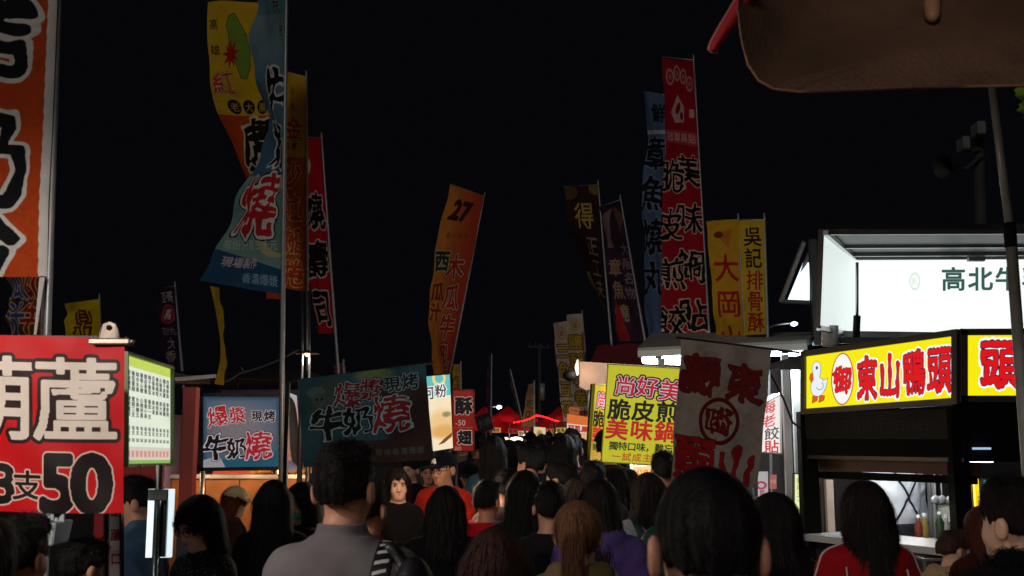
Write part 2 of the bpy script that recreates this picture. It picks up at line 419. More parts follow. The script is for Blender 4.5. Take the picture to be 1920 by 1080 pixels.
def strands(f, V, n, step, segs, wd, flow, lift=.002, jit=.25, seed=1, spread=0, zfull=None):
    r_ = np.random.default_rng(seed); V = V[r_.integers(0, len(V), n)]; g = f.grad(V)
    P = V + g*.001; path = [P]; J = r_.normal(0, jit, (n, 3)); tuft = r_.random(n)**3*spread*1.6
    if zfull is not None: tuft = tuft*np.clip((V[:, 2]-zfull)/.05, 0, 1)
    for k in range(segs):
        d = flow(P) + J; g = f.grad(P); d = d - g*(d*g).sum(1, keepdims=True); d /= np.maximum(1e-6, np.linalg.norm(d, axis=1, keepdims=True))
        P = P + d*step; s_ = f.sample(P); off = lift*(1+k*.5) + tuft*(k+1)/segs
        P = P - f.grad(P)*(s_-off)[:, None]; path.append(P)
    path = np.stack(path, 1); d = np.diff(path, axis=1, append=path[:, -1:]*2-path[:, -2:-1]); g = f.grad(path[:, 0])[:, None, :]
    sd = np.cross(d, g); sd /= np.maximum(1e-6, np.linalg.norm(sd, axis=2, keepdims=True))
    wv = (wd*np.linspace(1, .25, segs+1))[None, :, None]
    A = np.stack([path-sd*wv, path+sd*wv], 2).reshape(-1, 3)     # n, segs+1, 2
    b = (np.arange(n)*(segs+1)*2)[:, None] + (np.arange(segs)*2)[None, :]
    Q = np.stack([b, b+1, b+3, b+2], 2).reshape(-1, 4); return A, Q
def fabric(c):
    return mat('fabric %d %d %d' % tuple(c), c, .9, 0, .16, 9, .15, 400, .12, .03)
skin_tones = [(214, 160, 130), (198, 142, 112), (224, 176, 148), (176, 120, 92)]
def skin(i): return mat('skin %d' % i, skin_tones[i], .5, 0, .07, 18, .1, 300, .4)
def hairm(c): return hair_mat('hair %d %d %d' % tuple(c), c)
denim = mat('dark trousers', (30, 32, 42), .85, 0, .15, 8, .3, 200)
shoe_m = mat('shoe leather', (28, 26, 26), .5)
eye_w = mat('eye white', (225, 222, 218), .25, 0, 0); eye_d = mat('eye iris', (22, 15, 12), .15, 0, 0); lip_m = mat('lips', (170, 82, 76), .4)

def person(label, px, py, D, rz=0, top=(60, 60, 66), hair='short', hc=(18, 15, 14), skin_i=1, arms='hang', head=(0, 0, 0), lod='mid',
           female=False, collar=None, hood=False, sleeves=1, bulk=.014, cap=None, glasses=False, mask=None, face=False, piping=None,
           straps=None, headscale=1, trousers=None, lean=0, hem=.47, hlen=None, group='people crowding the market lane', topmat=None, H=None, furry=0):
    """px, py: where the photo shows the crown of the head; rz degrees, 0 walks away from the camera"""
    P0 = at(px, py, D); H = H or P0.z - .012 - (.016 if cap else 0) - (headscale-1)*.24; s_ = H/1.68
    t = thing('person', label, 'person', (P0.x, D, 0), group, R(rz))
    sw = (.145 if female else .170)*s_; z_ = lambda v: v*H
    hy, hp, hr = (R(v) for v in head)
    piv = np.array((0, -.01*s_, .855*H)); Mh = Matrix.Rotation(hy, 3, 'Z') @ Matrix.Rotation(-hp, 3, 'X') @ Matrix.Rotation(hr, 3, 'Y')
    hs = (H-.855*H)/.243*headscale if False else s_*headscale
    def hd(x, y, z): return np.array(Mh @ Vector((x*hs, y*hs, z*hs))) + piv
    # head-local origin is the neck pivot; the crown is at z=.243
    fine, coarse = {'near': (.0055, .013), 'mid': (.009, .018), 'far': (.014, .026)}[lod]
    if face: fine = min(fine, .0045)
    hc_ = hd(0, .02, .13); fr = .115*hs
    fx = [(hc_[0]-fr, hc_[0]+fr, fine)]; fy = [(hc_[1]-fr-.02, hc_[1]+fr+.02, fine)]; fz = [(hc_[2]-.15*hs, hc_[2]+.15*hs, fine)]
    # joints
    sh = {i: np.array((i*sw, -.005, .80*H)) for i in (-1, 1)}; el, wr = {}, {}
    for i in (-1, 1):
        if arms == 'phone' or (arms == 'phone_r' and i == 1) or (arms == 'phone_l' and i == -1):
            el[i] = np.array((i*(sw+.055), .03, .635*H)); wr[i] = np.array((i*.09*s_, .25*s_, .70*H))
        elif arms == 'reach' and i == 1:
            el[i] = np.array((i*(sw+.05), .10, .66*H)); wr[i] = np.array((i*.16, .36*s_, .63*H))
        elif arms == 'bag' and i == 1:
            el[i] = np.array((i*(sw+.075), .0, .64*H)); wr[i] = np.array((i*.14, .13*s_, .70*H))
        else:
            el[i] = np.array((i*(sw+.06), -.02, .635*H)); wr[i] = np.array((i*(sw+.075), .07*s_, .49*H))
    raised = [i for i in (-1, 1) if wr[i][2] > .6*H]
    if lod == 'near' and raised:
        fx.append((-.2, .2, .007)); fy.append((.2, .42, .007)); fz.append((.62*H, .76*H, .007))
    xs, ys, zs = axis(-.42*s_, .42*s_, coarse, fx), axis(-.34, .48*s_, coarse, fy), axis(-.01, H+.06, coarse, fz)
    prof = [(z_(.44), .11*s_, .09*s_, 0), (z_(.48), .155*s_, .105*s_, -.01), (z_(.53), .165*s_, .112*s_, -.012), (z_(.62), (.125 if female else .142)*s_, .095*s_, 0),
            (z_(.70), .15*s_, .108*s_, .004), (z_(.76), .163*s_, .108*s_, .0), (z_(.80), sw*.97, .095*s_, -.008), (z_(.825), sw*.80, .078*s_, -.014),
            (z_(.845), sw*.52, .062*s_, -.016), (z_(.862), .055*s_, .055*s_, -.012), (z_(.90), .05*s_, .05*s_, -.005)]
    # --- body, one surface
    f = Field(xs, ys, zs)
    f.torso(prof, -.008, z_(.45), z_(.87), .03)
    f.cone((0, -.015, z_(.83)), hd(0, .0, .075), .052*s_, .05*s_, .03)
    f.ell(hd(0, -.002, .155), (.074*hs, .094*hs, .088*hs), .02, M=Mh)
    f.ell(hd(0, .032, .10), (.060*hs, .062*hs, .088*hs), .03, M=Mh)
    f.ell(hd(0, .062, .035), (.034*hs, .030*hs, .026*hs), .03, M=Mh)
    for i in (-1, 1):
        f.ell(hd(i*.034, .062, .085), (.024*hs, .026*hs, .03*hs), .02, M=Mh)
        if fine < .012:
            f.ell(hd(i*.084, -.006, .112), (.012*hs, .022*hs, .034*hs), .006, M=Mh); f.ell(hd(i*.096, .002, .115), (.005*hs, .010*hs, .018*hs), .004, 'cut', M=Mh)
    if face or lod == 'near':
        for i in (-1, 1): f.ell(hd(i*.031, .102, .118), (.017*hs, .014*hs, .011*hs), .012, 'cut', M=Mh)
        f.cone(hd(0, .088, .12), hd(0, .106, .084), .008*hs, .0115*hs, .014)
        for i in (-1, 1): f.ell(hd(i*.011, .100, .077), (.008*hs, .010*hs, .007*hs), .006, M=Mh)
        f.cone(hd(-.016, .088, .052), hd(.016, .088, .052), .006*hs, .006*hs, .008)
    for i in (-1, 1):
        f.cone(sh[i], el[i], .047*s_, .038*s_, .03); f.cone(el[i], wr[i], .037*s_, .026*s_, .02)
        d = wr[i]-el[i]; d /= np.linalg.norm(d); up = i in raised
        sd = np.array((0, 1., 0)) if not up else np.array((-i*.3, 0, 1.)); sd -= d*sd.dot(d); sd /= np.linalg.norm(sd); nn = np.cross(d, sd)*(-i)
        pm = wr[i]+d*.05*s_; f.cone(wr[i]+sd*.01, pm+sd*.015, .021, .022, .015); f.cone(wr[i]-sd*.01, pm-sd*.015, .021, .020, .015)
        for k_, L in enumerate((.062, .072, .068, .052)):
            b0 = pm + sd*(.028-.019*k_) + d*.015; b1 = b0 + d*L*.5*s_ + nn*.012; b2 = b1 + d*L*.3*s_ + nn*.03
            f.cone(b0, b1, .0098, .009, .004); f.cone(b1, b2, .009, .0078, .004)
        th0 = wr[i]+sd*.02+d*.015; th1 = th0+sd*.025+d*.03+nn*.012; f.cone(th0, th1, .013, .010, .008); f.cone(th1, th1+d*.028+nn*.008, .010, .008, .004)
        f.cone((i*.085*s_, 0, z_(.51)), (i*.09*s_, .01, z_(.285)), .082*s_, .055*s_, .03); f.cone((i*.09*s_, .01, z_(.285)), (i*.09*s_, -.015, z_(.05)), .053*s_, .036*s_, .02)
        f.cone((i*.09*s_, -.02, .035), (i*.10*s_, .13, .025), .035, .028, .03)
    V, Q = f.mesh(); body = mesh_from('body', V, Q, skin(skin_i), t)
    # --- top: jacket, shirt or coat
    g = Field(xs, ys, zs); bk = bulk
    g.torso(prof, bk, z_(hem), z_(.852), .03)
    for i in (-1, 1):
        g.cone(sh[i]-np.array((i*.01, 0, .008)), el[i], .050*s_+bk, .042*s_+bk, .05)
        if sleeves >= 1: g.cone(el[i], wr[i]-(wr[i]-el[i])*.04, .042*s_+bk, .033*s_+bk*.7, .03)
    g.ell((0, .015, z_(.862)), (.062*s_, .075*s_, .03*s_), .015, 'cut')
    if collar:
        zc = z_(.852)
        def ring(X, Y, Z):
            c_ = -.014 - (Z-zc)*.15; r_ = np.sqrt((X/1.06)**2+(Y-c_)**2); return np.maximum(np.abs(r_-(.066*s_-(Z-zc)*.25))-.0065, np.maximum(zc-.03-Z, Z-zc-collar + np.maximum(0, Y)*.5))
        g.put(ring, (-.09, -.1, zc-.03), (.09, .09, zc+collar), .012)
    if hood:
        for q in range(-4, 5):
            an = q*.36; p0 = (math.sin(an)*.085*s_, -.055*s_-math.cos(an)*.05*s_, z_(.845)-math.cos(an)*.02); g.ell(p0, (.034, .03, .034), .03)
    # folds of the cloth
    q = f.F.shape; X, Y, Z = xs[:, None, None], ys[None, :, None], zs[None, None, :]; ph = px*.37
    g.F += (np.sin(Z*38+X*16+ph)*np.sin(Y*22+X*19-Z*9+ph*2)*.0036 + np.sin(Z*60-np.abs(X)*70+Y*22+ph)*np.sin(Z*17+X*9)*.0030 + np.sin(Z*31-X*27*np.sign(X)+ph)*np.abs(np.sin(X*11+Z*7+ph))*(.0045 if lod == 'near' else .002)).astype(np.float32)*np.clip((z_(.84)-Z)/.1, 0, 1)
    GF = g.F.copy(); V, Q = g.mesh(); tm = topmat or fabric(top); ex = None; g.F = GF
    if furry:
        ex = strands(g, V[V[:, 2] > .6*H], furry, .009, 3, .0016, lambda P: np.tile((0, 0, -.4), (len(P), 1)), .003, 1.0, 5, .02)
    nm = 'jacket' if bulk > .016 else 'shirt'; jac = mesh_from(nm, V, Q, tm, t, ex)
    if piping:
        for i in (-1, 1):
            L = [(i*(.15-.03*k_/9*(k_ > 0))*s_*(1 if k_ else .9), -.16, z_(.79)-k_*.035) for k_ in range(9)]
            L = [(i*(.165-.075*math.sin(k_/8*1.5))*s_, -.17, z_(.795)-k_*.036) for k_ in range(9)]
            Pp = g.project(L, .003); mb = MB(); mb.tube(Pp, .0035, 5)
            me_local(mb, 'piping', fabric(piping), jac)
            L = [(i*(.04+.023*k_)*s_, -.03, z_(.87)-.02*(k_*k_/50)) for k_ in range(11)] + [(i*.30, -.02, z_(.78)-.05*k_) for k_ in range(4)]
            Pp = g.project(L, .003); mb = MB(); mb.tube(Pp, .004, 5); me_local(mb, 'piping', fabric(piping), jac)
    # --- trousers, shoes
    g2 = Field(axis(xs[0], xs[-1], coarse, []), axis(-.2, .25, coarse, []), axis(-.01, z_(.56), coarse, []))
    g2.torso(prof, .010, z_(.44), z_(.55), .02)
    for i in (-1, 1):
        g2.cone((i*.085*s_, 0, z_(.50)), (i*.09*s_, .01, z_(.285)), .09*s_, .065*s_, .02); g2.cone((i*.09*s_, .01, z_(.285)), (i*.09*s_, -.012, z_(.055)), .065*s_, .052*s_, .02)
    V, Q = g2.mesh(); mesh_from('trousers', V, Q, fabric(trousers) if trousers else denim, t)
    for i in (-1, 1):
        mb = MB(); mb.tube([(i*.09*s_, -.065, .04), (i*.09*s_, -.03, .045), (i*.095*s_, .04, .042), (i*.10*s_, .12, .03), (i*.10*s_, .17, .025)], [.02, .043, .046, .042, .02], 10); me_local(mb, 'shoe', shoe_m, t)
    # --- hair
    hf = None
    if hair:
        h = Field(axis(hc_[0]-.16*hs, hc_[0]+.16*hs, fine, []), axis(hc_[1]-.2*hs, hc_[1]+.17*hs, fine, []),
                  axis(hc_[2]-(.20 if hair in ('short', 'crop') else .62)*hs, hc_[2]+.17*hs, fine*(1 if hair in ('short', 'crop') else 1.3), []))
        if cap: h.F[:] = .5
        th = {'short': .012, 'crop': .006, 'long': .012, 'bob': .013, 'pony': .012, 'hoodup': .03, 'curly': .03}[hair]*(.45 if cap else 1)
        h.ell(hd(0, -.006, .155), ((.076+th*(.3 if hair in ('short', 'crop') else .75))*hs, (.096+th)*hs, (.088+th)*hs), .015, M=Mh)
        if hair in ('short', 'crop'):
            h.ell(hd(0, -.035, .10), (.060*hs+th*.5, .060*hs+th*.6, .075*hs), .02, M=Mh)
            h.ell(hd(0, -.01, .0), (.13*hs, .13*hs, .108*hs), .012, 'cut', M=Mh)      # nape and ears stay clear
            for i in (-1, 1): h.ell(hd(i*.100, .012, .098), (.034*hs, .034*hs, .048*hs), .008, 'cut', M=Mh)
            for i in (-1, 1): h.ell(hd(i*.112, -.055, .062), (.062*hs, .07*hs, .062*hs), .015, 'cut', M=Mh)
            if hair == 'short': h.ell(hd(.01, .035, .225), (.062*hs, .055*hs, .03*hs), .02, M=Mh)
        L = (hlen or {'long': .36, 'bob': .15, 'pony': .0, 'hoodup': .1, 'curly': .22}.get(hair, 0))*hs
        if hair in ('long', 'bob', 'curly'):
            c0 = hd(0, -.03, .10); b_ = np.array((0, -.075*s_-.02, 0)) if L > .2 else np.array((0, -.02, 0))
            for fx_ in (-.062, -.03, 0, .03, .062):
                p0 = hd(fx_, -.035 - (.02 if abs(fx_) < .04 else 0), .13); yb = min(p0[1], -.075*s_) - (.045*s_ if L > .2 else 0)
                p1 = np.array((p0[0]*1.12, p0[1]*.6+yb*.4-.005, p0[2]-min(L, .2)*.75)); p2 = np.array((p0[0]*1.05, yb - .02 - (.012 if abs(fx_) < .04 else 0), p0[2]-.13*hs-L))
                h.cone(p0, p1, .038*hs, .034*hs, .03); h.cone(p1, p2, .034*hs, .018*hs, .03)
            if hair != 'curly' or 1:
                for i in (-1, 1):
                    p0 = hd(i*.074, .005, .15); p1 = hd(i*.083, .008, .05) if L < .2 else np.array((i*.09*hs, .01, p0[2]-.22*hs)); h.cone(p0, p1, .021*hs, .015*hs, .02)
        if hair == 'pony':
            p0 = hd(0, -.10, .175); p1 = hd(0, -.135, .12); h.cone(hd(0, -.085, .17), p0, .03*hs, .03*hs, .02)
            pz = p1[2]; h.cone(p0, p1, .020*hs, .026*hs, .01); h.cone(p1, (p1[0], min(p1[1], -.15), pz-.17*hs), .026*hs, .033*hs, .02); h.cone((p1[0], min(p1[1], -.15), pz-.17*hs), (p1[0]-.01, min(p1[1], -.16), pz-.36*hs), .033*hs, .012*hs, .03)
        if hair == 'hoodup':
            h.ell(hd(0, -.02, .09), (.105*hs, .115*hs, .16*hs), .03, M=Mh)
            h.cone(hd(0, -.03, .02), (0, -.05, z_(.83)), .095*hs, .11*hs, .04)
        if cap: h.ell(hd(0, -.0, .24), (.15*hs, .18*hs, .085*hs), .006, 'cut', M=Mh)
        # face stays open
        if hair not in ('crop', 'short'):
            for i in (-1, 1): h.ell(hd(i*.020, .10, .088), (.052*hs, .078*hs, .092*hs), .012, 'cut', M=Mh)
        else: h.ell(hd(0, .10, .085), (.085*hs, .07*hs, .09*hs), .012, 'cut', M=Mh)
        if hair == 'curly':
            x_, y_, q_ = h.xs[:, None, None], h.ys[None, :, None], h.zs[None, None, :]; h.F += (np.sin(x_*130)*np.sin(y_*120+q_*60)*np.sin(q_*110+x_*40)*.010).astype(np.float32)
        else:
            x_, y_, q_ = h.xs[:, None, None]-hc_[0], h.ys[None, :, None]-hc_[1], h.zs[None, None, :]
            an = np.arctan2(x_, -y_ + .03); h.F += ((np.sin(an*17+np.sin(q_*9)*1.2+ph)+np.sin(an*41+q_*6))*.0018*np.clip((hd(0, 0, .24)[2]-q_)/.06, 0, 1)).astype(np.float32)
        if hair == 'short' and not cap:
            x_, y_, q_ = h.xs[:, None, None], h.ys[None, :, None], h.zs[None, None, :]; h.F += (np.sin(x_*52+ph+q_*20)*np.sin(y_*47+ph*2)*np.sin(q_*40+ph)*.009*np.clip((q_-hd(0, 0, .15)[2])/.05, 0, 1)).astype(np.float32)
        HF = h.F.copy(); V, Q = h.mesh(); h.F = HF; ex = None; hf = h; V0 = V
        if hair != 'hoodup' and len(V):
            n = {'near': 4200, 'mid': 900, 'far': 120}[lod]; crown = hd(0, -.045, .235)
            if hair in ('short', 'crop'):
                flow = lambda P: (P-crown)*4 + np.array((0, 0, -.25)); a_ = (n, .011, 3, .0011 if lod == 'near' else .0025, flow, .0015, .55, 3, .012 if hair == 'short' and not cap else .001, hd(0, 0, .165)[2])
            else:
                flow = lambda P: np.concatenate([(P[:, :2]-crown[:2])*2.5, np.full((len(P), 1), -1.0)], 1); a_ = (n, .03, 5, .0013 if lod == 'near' else .003, flow, .0015, .14 if hair != 'curly' else .5, 3, .012)
            if hair in ('short', 'crop'):
                q_ = (V - piv) @ np.array(Mh); V = V[(q_[:, 2] > .125*hs) & ~((np.abs(q_[:, 0]) > .062*hs) & (q_[:, 2] < .165*hs))]
            ex = strands(h, V, *a_)
        nm = 'hood' if hair == 'hoodup' else 'hair'; mesh_from(nm, V0, Q, tm if hair == 'hoodup' else hairm(hc), t, ex, hairm([min(255, int(v*1.35+5)) for v in hc]) if ex is not None else None)
    # --- face and things worn on it
    M4 = lambda x, y, z: tuple(hd(x, y, z))
    if face:
        for i in (-1, 1):
            mb = MB(); mb.ball(M4(i*.031, .0905, .118), (.0125*hs, .008*hs, .0056*hs), Mh, 12, 8); e = me_local(mb, 'eye', eye_w, t)
            mb = MB(); mb.ball(M4(i*.031, .0965, .118), (.0062*hs, .003*hs, .0062*hs), Mh, 10, 6); me_local(mb, 'iris', eye_d, e)
            mb = MB(); mb.tube([M4(i*.014, .098, .134), M4(i*.03, .098, .140), M4(i*.047, .088, .135)], [.0022, .0034, .0016], 6); me_local(mb, 'eyebrow', hairm((30, 24, 22)), t)
            mb = MB(); mb.tube([M4(i*.018, .097, .1215), M4(i*.031, .0995, .1265), M4(i*.045, .091, .1205)], [.0012, .0018, .0012], 5); me_local(mb, 'eyelash', hairm((20, 16, 15)), t)
        mb = MB(); mb.tube([M4(-.026, .079, .052), M4(-.008, .0935, .056), M4(0, .0935, .0545), M4(.008, .0935, .056), M4(.026, .079, .052)], [.001, .0045, .004, .0045, .001], 6)
        mb.tube([M4(-.018, .085, .050), M4(0, .093, .046), M4(.018, .085, .050)], [.001, .0055, .001], 6); me_local(mb, 'lips', lip_m, t)
    if glasses:
        mb = MB(); gm = mat('glasses frame', (20, 18, 20), .3)
        for i in (-1, 1):
            mb.tube([M4(i*.034+.021*math.cos(a), .106-.004*abs(math.cos(a)), .116+.016*math.sin(a)) for a in np.linspace(0, 6.2832, 17)], .0016*max(1, D/4), 5, False)
            mb.tube([M4(i*.055, .100, .12), M4(i*.080, .04, .122), M4(i*.082, .0, .115)], .0018, 5)
        mb.tube([M4(-.013, .108, .118), M4(.013, .108, .118)], .0016, 5); me_local(mb, 'glasses', gm, t)
    if mask:
        k = Field(axis(hc_[0]-.12, hc_[0]+.12, .006, []), axis(hc_[1]-.12, hc_[1]+.14, .006, []), axis(hc_[2]-.16, hc_[2]+.03, .006, []))
        k.ell(hd(0, .045, .062), (.063*hs, .068*hs, .052*hs), .01, M=Mh); k.ell(hd(0, .105, .068), (.022*hs, .016*hs, .025*hs), .03, M=Mh); k.ell(hd(0, -.04, .07), (.12*hs, .085*hs, .2*hs), .008, 'cut', M=Mh)
        V, Q = k.mesh(); mesh_from('face_mask', V, Q, fabric(mask), t)
    if cap:
        c_, logo = cap; k = Field(axis(hc_[0]-.17, hc_[0]+.17, fine, []), axis(hc_[1]-.17, hc_[1]+.27, fine, []), axis(hc_[2]-.05, hc_[2]+.18, fine, []))
        k.ell(hd(0, -.004, .158), (.096*hs, .116*hs, .102*hs), .01, M=Mh, clip=lambda x, y, z: -(z-.002)); 
        k.ell(hd(0, .125, .152), (.078*hs, .085*hs, .011*hs), .012, M=Mh); k.cone(hd(0, -.004, .26), hd(0, -.004, .264), .007, .005, .004)
        V, Q = k.mesh(); kf = mesh_from('cap', V, Q, fabric(c_), t)
        if logo:
            mb = MB(); C0 = hd(0, .118, .195)
            pts = [(-.02, -.014), (-.012, .012), (-.001, .02), (.004, .008), (.02, .016), (.012, .0), (.022, -.016), (.004, -.010), (-.006, -.02)]
            cc = [M4(x*1.3, .117 - .55*max(0, z) - .9*x*x*20, .195+z*1.2) for x, z in pts]; o_ = M4(0, .120, .195)
            for i in range(len(cc)): mb.quad(o_, cc[i], cc[(i+1) % len(cc)], o_)
            mb.v = [tuple(Vector(v) + (Mh @ Vector((0, .006, 0)))) for v in mb.v]; me_local(mb, 'cap_badge', mat('white thread', (230, 230, 235), .6), kf)
    t['_f'] = 0; del t['_f']
    return t, jac, g, dict(H=H, s=s_, sh=sh, z=z_, sw=sw, hd=hd, Mh=Mh, hair=hf, wr=wr)
def me_local(mb, name, m, parent):
    """mesh given in the local space of the thing"""
    me = bpy.data.meshes.new(name); me.from_pydata([tuple(map(float, v)) for v in mb.v], [], mb.f)
    if mb.uv:
        l = me.uv_layers.new(name='UVMap'); l.data.foreach_set('uv', [c for f in mb.uv for p in f for c in p])
    me.polygons.foreach_set('use_smooth', [True]*len(me.polygons)); me.materials.append(m); return new_obj(name, me, parent)
def ribbon(field, pts, wd, off=.004):
    """strap laid on the cloth along pts (local)"""
    pts = np.array(pts, float); t_ = np.linspace(0, len(pts)-1, 6*len(pts)); P = np.stack([np.interp(t_, range(len(pts)), pts[:, a]) for a in range(3)], 1)
    P = field.project(P, off); d = np.gradient(P, axis=0); g = field.grad(P); s_ = np.cross(d, g); s_ /= np.maximum(1e-6, np.linalg.norm(s_, axis=1, keepdims=True))
    mb = MB(); mb.grid([[tuple(p + q*wd/2), tuple(p + n*.003), tuple(p - q*wd/2)] for p, q, n in zip(P, s_, g)]); return mb
# ---------------------------------------------------------------- builders for the market
def sub(a, b, t): return Vector(a)*(1-t) + Vector(b)*t
def name_part(o, label): o['label'] = label; return o
def lamp(o, color, energy, r=.05, loc=None, kind='POINT', **kw):
    d = bpy.data.lights.new('lamp_light', kind); d.color = color; d.energy = energy
    if kind in ('POINT', 'SPOT'): d.shadow_soft_size = r
    for k, v in kw.items(): setattr(d, k, v)
    l = new_obj('lamp_light', d, o); l.location = loc if loc is not None else (0, 0, 0); return l
def flag(label, rows, D, Wd, im, side='R', s=1, cat='flag', group='vertical banner flags over the market', pole_top=None, pole=True, ripple=.02, waves=2.3, pole_x=None,
         n=54, m=15, rough=.75, transl=.35, sleeve=None, prad=.014, name='banner_flag', ph=0):
    """rows: (xl, yl, xr, yr) photo pixels of the left and right edge, from top to bottom"""
    R_ = np.array(rows, float); seg = np.r_[0, np.cumsum(np.hypot(np.diff(R_[:, 0]+R_[:, 2]), np.diff(R_[:, 1]+R_[:, 3])))]; seg /= seg[-1]
    tt = np.linspace(0, 1, n); E = np.stack([np.interp(tt, seg, R_[:, i]) for i in range(4)], 1)
    for _ in range(2): E[1:-1] = (E[:-2]+2*E[1:-1]+E[2:])/4
    base = 0 if side == 'L' else 1; P = []
    for i in range(n):
        xl, yl, xr, yr = E[i]; wv = math.hypot(xr-xl, yr-yl)*D/FPX; off = s*math.sqrt(max(0, Wd*Wd - wv*wv))
        Dl, Dr = (D, D+off) if side == 'L' else (D+off, D); row = []
        a, b = at(xl, yl, Dl), at(xr, yr, Dr)
        for j in range(m):
            u = j/(m-1); free = u if side == 'L' else 1-u
            p = sub(a, b, u); q = tt[i]*waves*2*math.pi
            nrm = Vector((b-a)).cross(Vector((0, 0, 1))); nrm = nrm.normalized() if nrm.length > 1e-4 else Vector((0, 1, 0))
            rr = ripple*min(1, free*2.5)*(math.sin(q+free*3.4+ph)+.5*math.sin(q*2.3-free*6+ph*2) + .35*math.sin(free*11+q*.7+ph))
            row.append(p + nrm*rr + Vector((0, 0, -abs(rr)*.1)))
        P.append(row)
    ex = 0 if side == 'L' else m-1; top, bot = P[0][ex], P[-1][ex]
    t = thing(name, label, cat, (bot.x, D, 0), group)
    mb = MB(); mb.grid(P); mb.build('cloth', printed('print of ' + im.name, im, 0, rough, transl, .38), t, True)
    if sleeve:
        mb = MB(); k = 1 if side == 'L' else -1
        for i in range(n-1):
            pass
        mb.grid([[P[i][ex] + Vector((0, -.006, 0)), P[i][ex] + Vector((k*sleeve*.5, -.016-.003*math.sin(i*1.7), 0)), P[i][ex] + Vector((k*sleeve*(1+.06*math.sin(i*2.1)), -.008, 0))] for i in range(n)])
        mb.build('pole_sleeve', mat('white sleeve cloth', (196, 192, 188), .8, 0, .1, 12), t, True)
    if pole:
        d = (top-bot); d = d/d.z if d.z > .2 else Vector((0, 0, 1)); g0 = bot - d*bot.z; tp = top + d*.06
        if abs(g0.x-bot.x) > .5: g0 = Vector((bot.x, bot.y, 0))
        mb = MB(); yy = Vector((0, .012, 0)); mb.tube([g0+yy, bot+yy, top+yy, tp+yy], [prad*1.25, prad*1.1, prad*.7, prad*.65], 8); mb.build('pole', steel, t, True)
        mb = MB(); a, b = P[0][ex]+yy, P[0][m-1-ex]; mb.tube([a, b], .006, 6); mb.build('top_rod', steel, t, True)
    return t
def board(label, q, im, thick=.03, frame=None, fw=.02, emit=0, rough=.5, cat='sign', name='sign', group=None, transl=0, sag=0, nx=14, ny=14, back=None, bump=0, frame_mat=None, posts=None, warp=0):
    """q: four world corners tl, tr, br, bl of the printed face"""
    A, B, C_, Dd = (Vector(p) for p in q); nrm = (B-A).cross(Dd-A).normalized()   # towards the reader is -nrm or nrm
    if nrm.dot(Vector((0, 0, CAMZ)) - (A+C_)/2) < 0: nrm = -nrm
    lo = (Dd+C_)/2; t = thing(name, label, cat, (lo.x, lo.y, 0), group)
    P = []
    for i in range(ny):
        v = i/(ny-1); row = []
        for j in range(nx):
            u = j/(nx-1); p = sub(sub(A, B, u), sub(Dd, C_, u), v)
            wv = warp*(math.sin(u*5+v*3.1)*math.sin(v*4.3+1)+.5*math.sin(u*13+v*9)+.35*math.sin(v*17-u*11)) if warp else 0
            row.append(p + nrm*(wv + .002) - Vector((0, 0, sag*math.sin(math.pi*u)*(.3+.7*v))))
        P.append(row)
    mb = MB(); mb.grid(P); mb.build('printed_face' if thick else 'cloth', printed('print of ' + im.name, im, emit, rough, transl, bump), t, warp > 0)
    if thick:
        mb = MB(); b = -nrm*thick; mb.hexa([Dd+b, C_+b, C_, Dd, A+b, B+b, B, A]); mb.build('box_body', back or dark_steel, t)
    if frame:
        for a, b in ((A, B), (B, C_), (C_, Dd), (Dd, A)):
            e = (b-a).normalized()*fw/2
            mb = MB(); mb.beam(a-e+nrm*.004, b+e+nrm*.004, fw, .03, nrm); mb.build('frame_bar', frame_mat or dark_steel, t)
    for u, wd in (posts or ()):
        p = sub(Dd, C_, u) - nrm*(thick/2+.001); mb = MB(); mb.tube([(p.x, p.y, 0), (p.x, p.y, p.z+.02)], wd, 8); mb.build('post', steel, t, True)
    return t
def Q4(xl, ytl, ybl, xr, ytr, ybr, Dl, Dr=None):
    Dr = Dr or Dl; return [at(xl, ytl, Dl), at(xr, ytr, Dr), at(xr, ybr, Dr), at(xl, ybl, Dl)]
def quadpx(p, D):
    return [at(x, y, d) for (x, y), d in zip(p, D if hasattr(D, '__len__') else [D]*4)]

# ---------------------------------------------------------------- the ground
def ground():
    m = mat('asphalt', (58, 57, 56), .8, 0, .35, 1.5, .5, 90); P = [[(x, y, 0) for x in (-300, -40, -8, 0, 8, 40, 300)] for y in (400, 60, 20, 8, 0, -8, -60)]
    mb = MB(); mb.grid(P); tag(mb.build('ground', m), kind='structure')
    l = mat('worn white road paint', (170, 168, 160), .7, 0, .3, 6)
    for i, (x0, x1) in enumerate(((-1.95, -1.85), (3.3, 3.4))):
        mb = MB(); mb.quad((x0, -5, .004), (x1, -5, .004), (x1, 60, .004), (x0, 60, .004)); tag(mb.build('painted_line', l), kind='structure')
ground()

# ---------------------------------------------------------------- flags
ow = (235, 232, 225); ink = (22, 22, 28)
c = Canvas(450, 520, (204, 76, 28), 1.1)
for i, g_ in enumerate('烤奶冷'): c.ch(g_, 316-i*4, (52, 296, 470)[i], 200, ink, b=.06, o=[(.06, ow)], rough=.3)
for i, g_ in enumerate('現牛氣'): c.ch(g_, 110, (52, 296, 470)[i], 190, ink, b=.02, o=[(.045, ow)], rough=.3)
flag('huge orange cloth banner with white-edged black brush characters, at the far left', [(-340, -8, 109, -8), (-345, 250, 99, 250), (-350, 380, 92, 380), (-352, 520, 90, 519)], 4.0, .93,
     c.image('orange brush banner', .12), 'R', 1, sleeve=.035, pole_top=0, ripple=.022, waves=1.3, transl=.3, prad=.013)
# torn end of the sleeve hanging by the pole
mb = MB(); mb.grid([[at(74+k*-1.2, 520+k*12, 3.98), at(84-k*1.8, 520+k*12, 3.97)] for k in range(10)]); tag(mb.build('cloth_strap', mat('white sleeve cloth', (196, 192, 188))), 'loose white strap hanging below the orange banner beside its pole', 'strap')

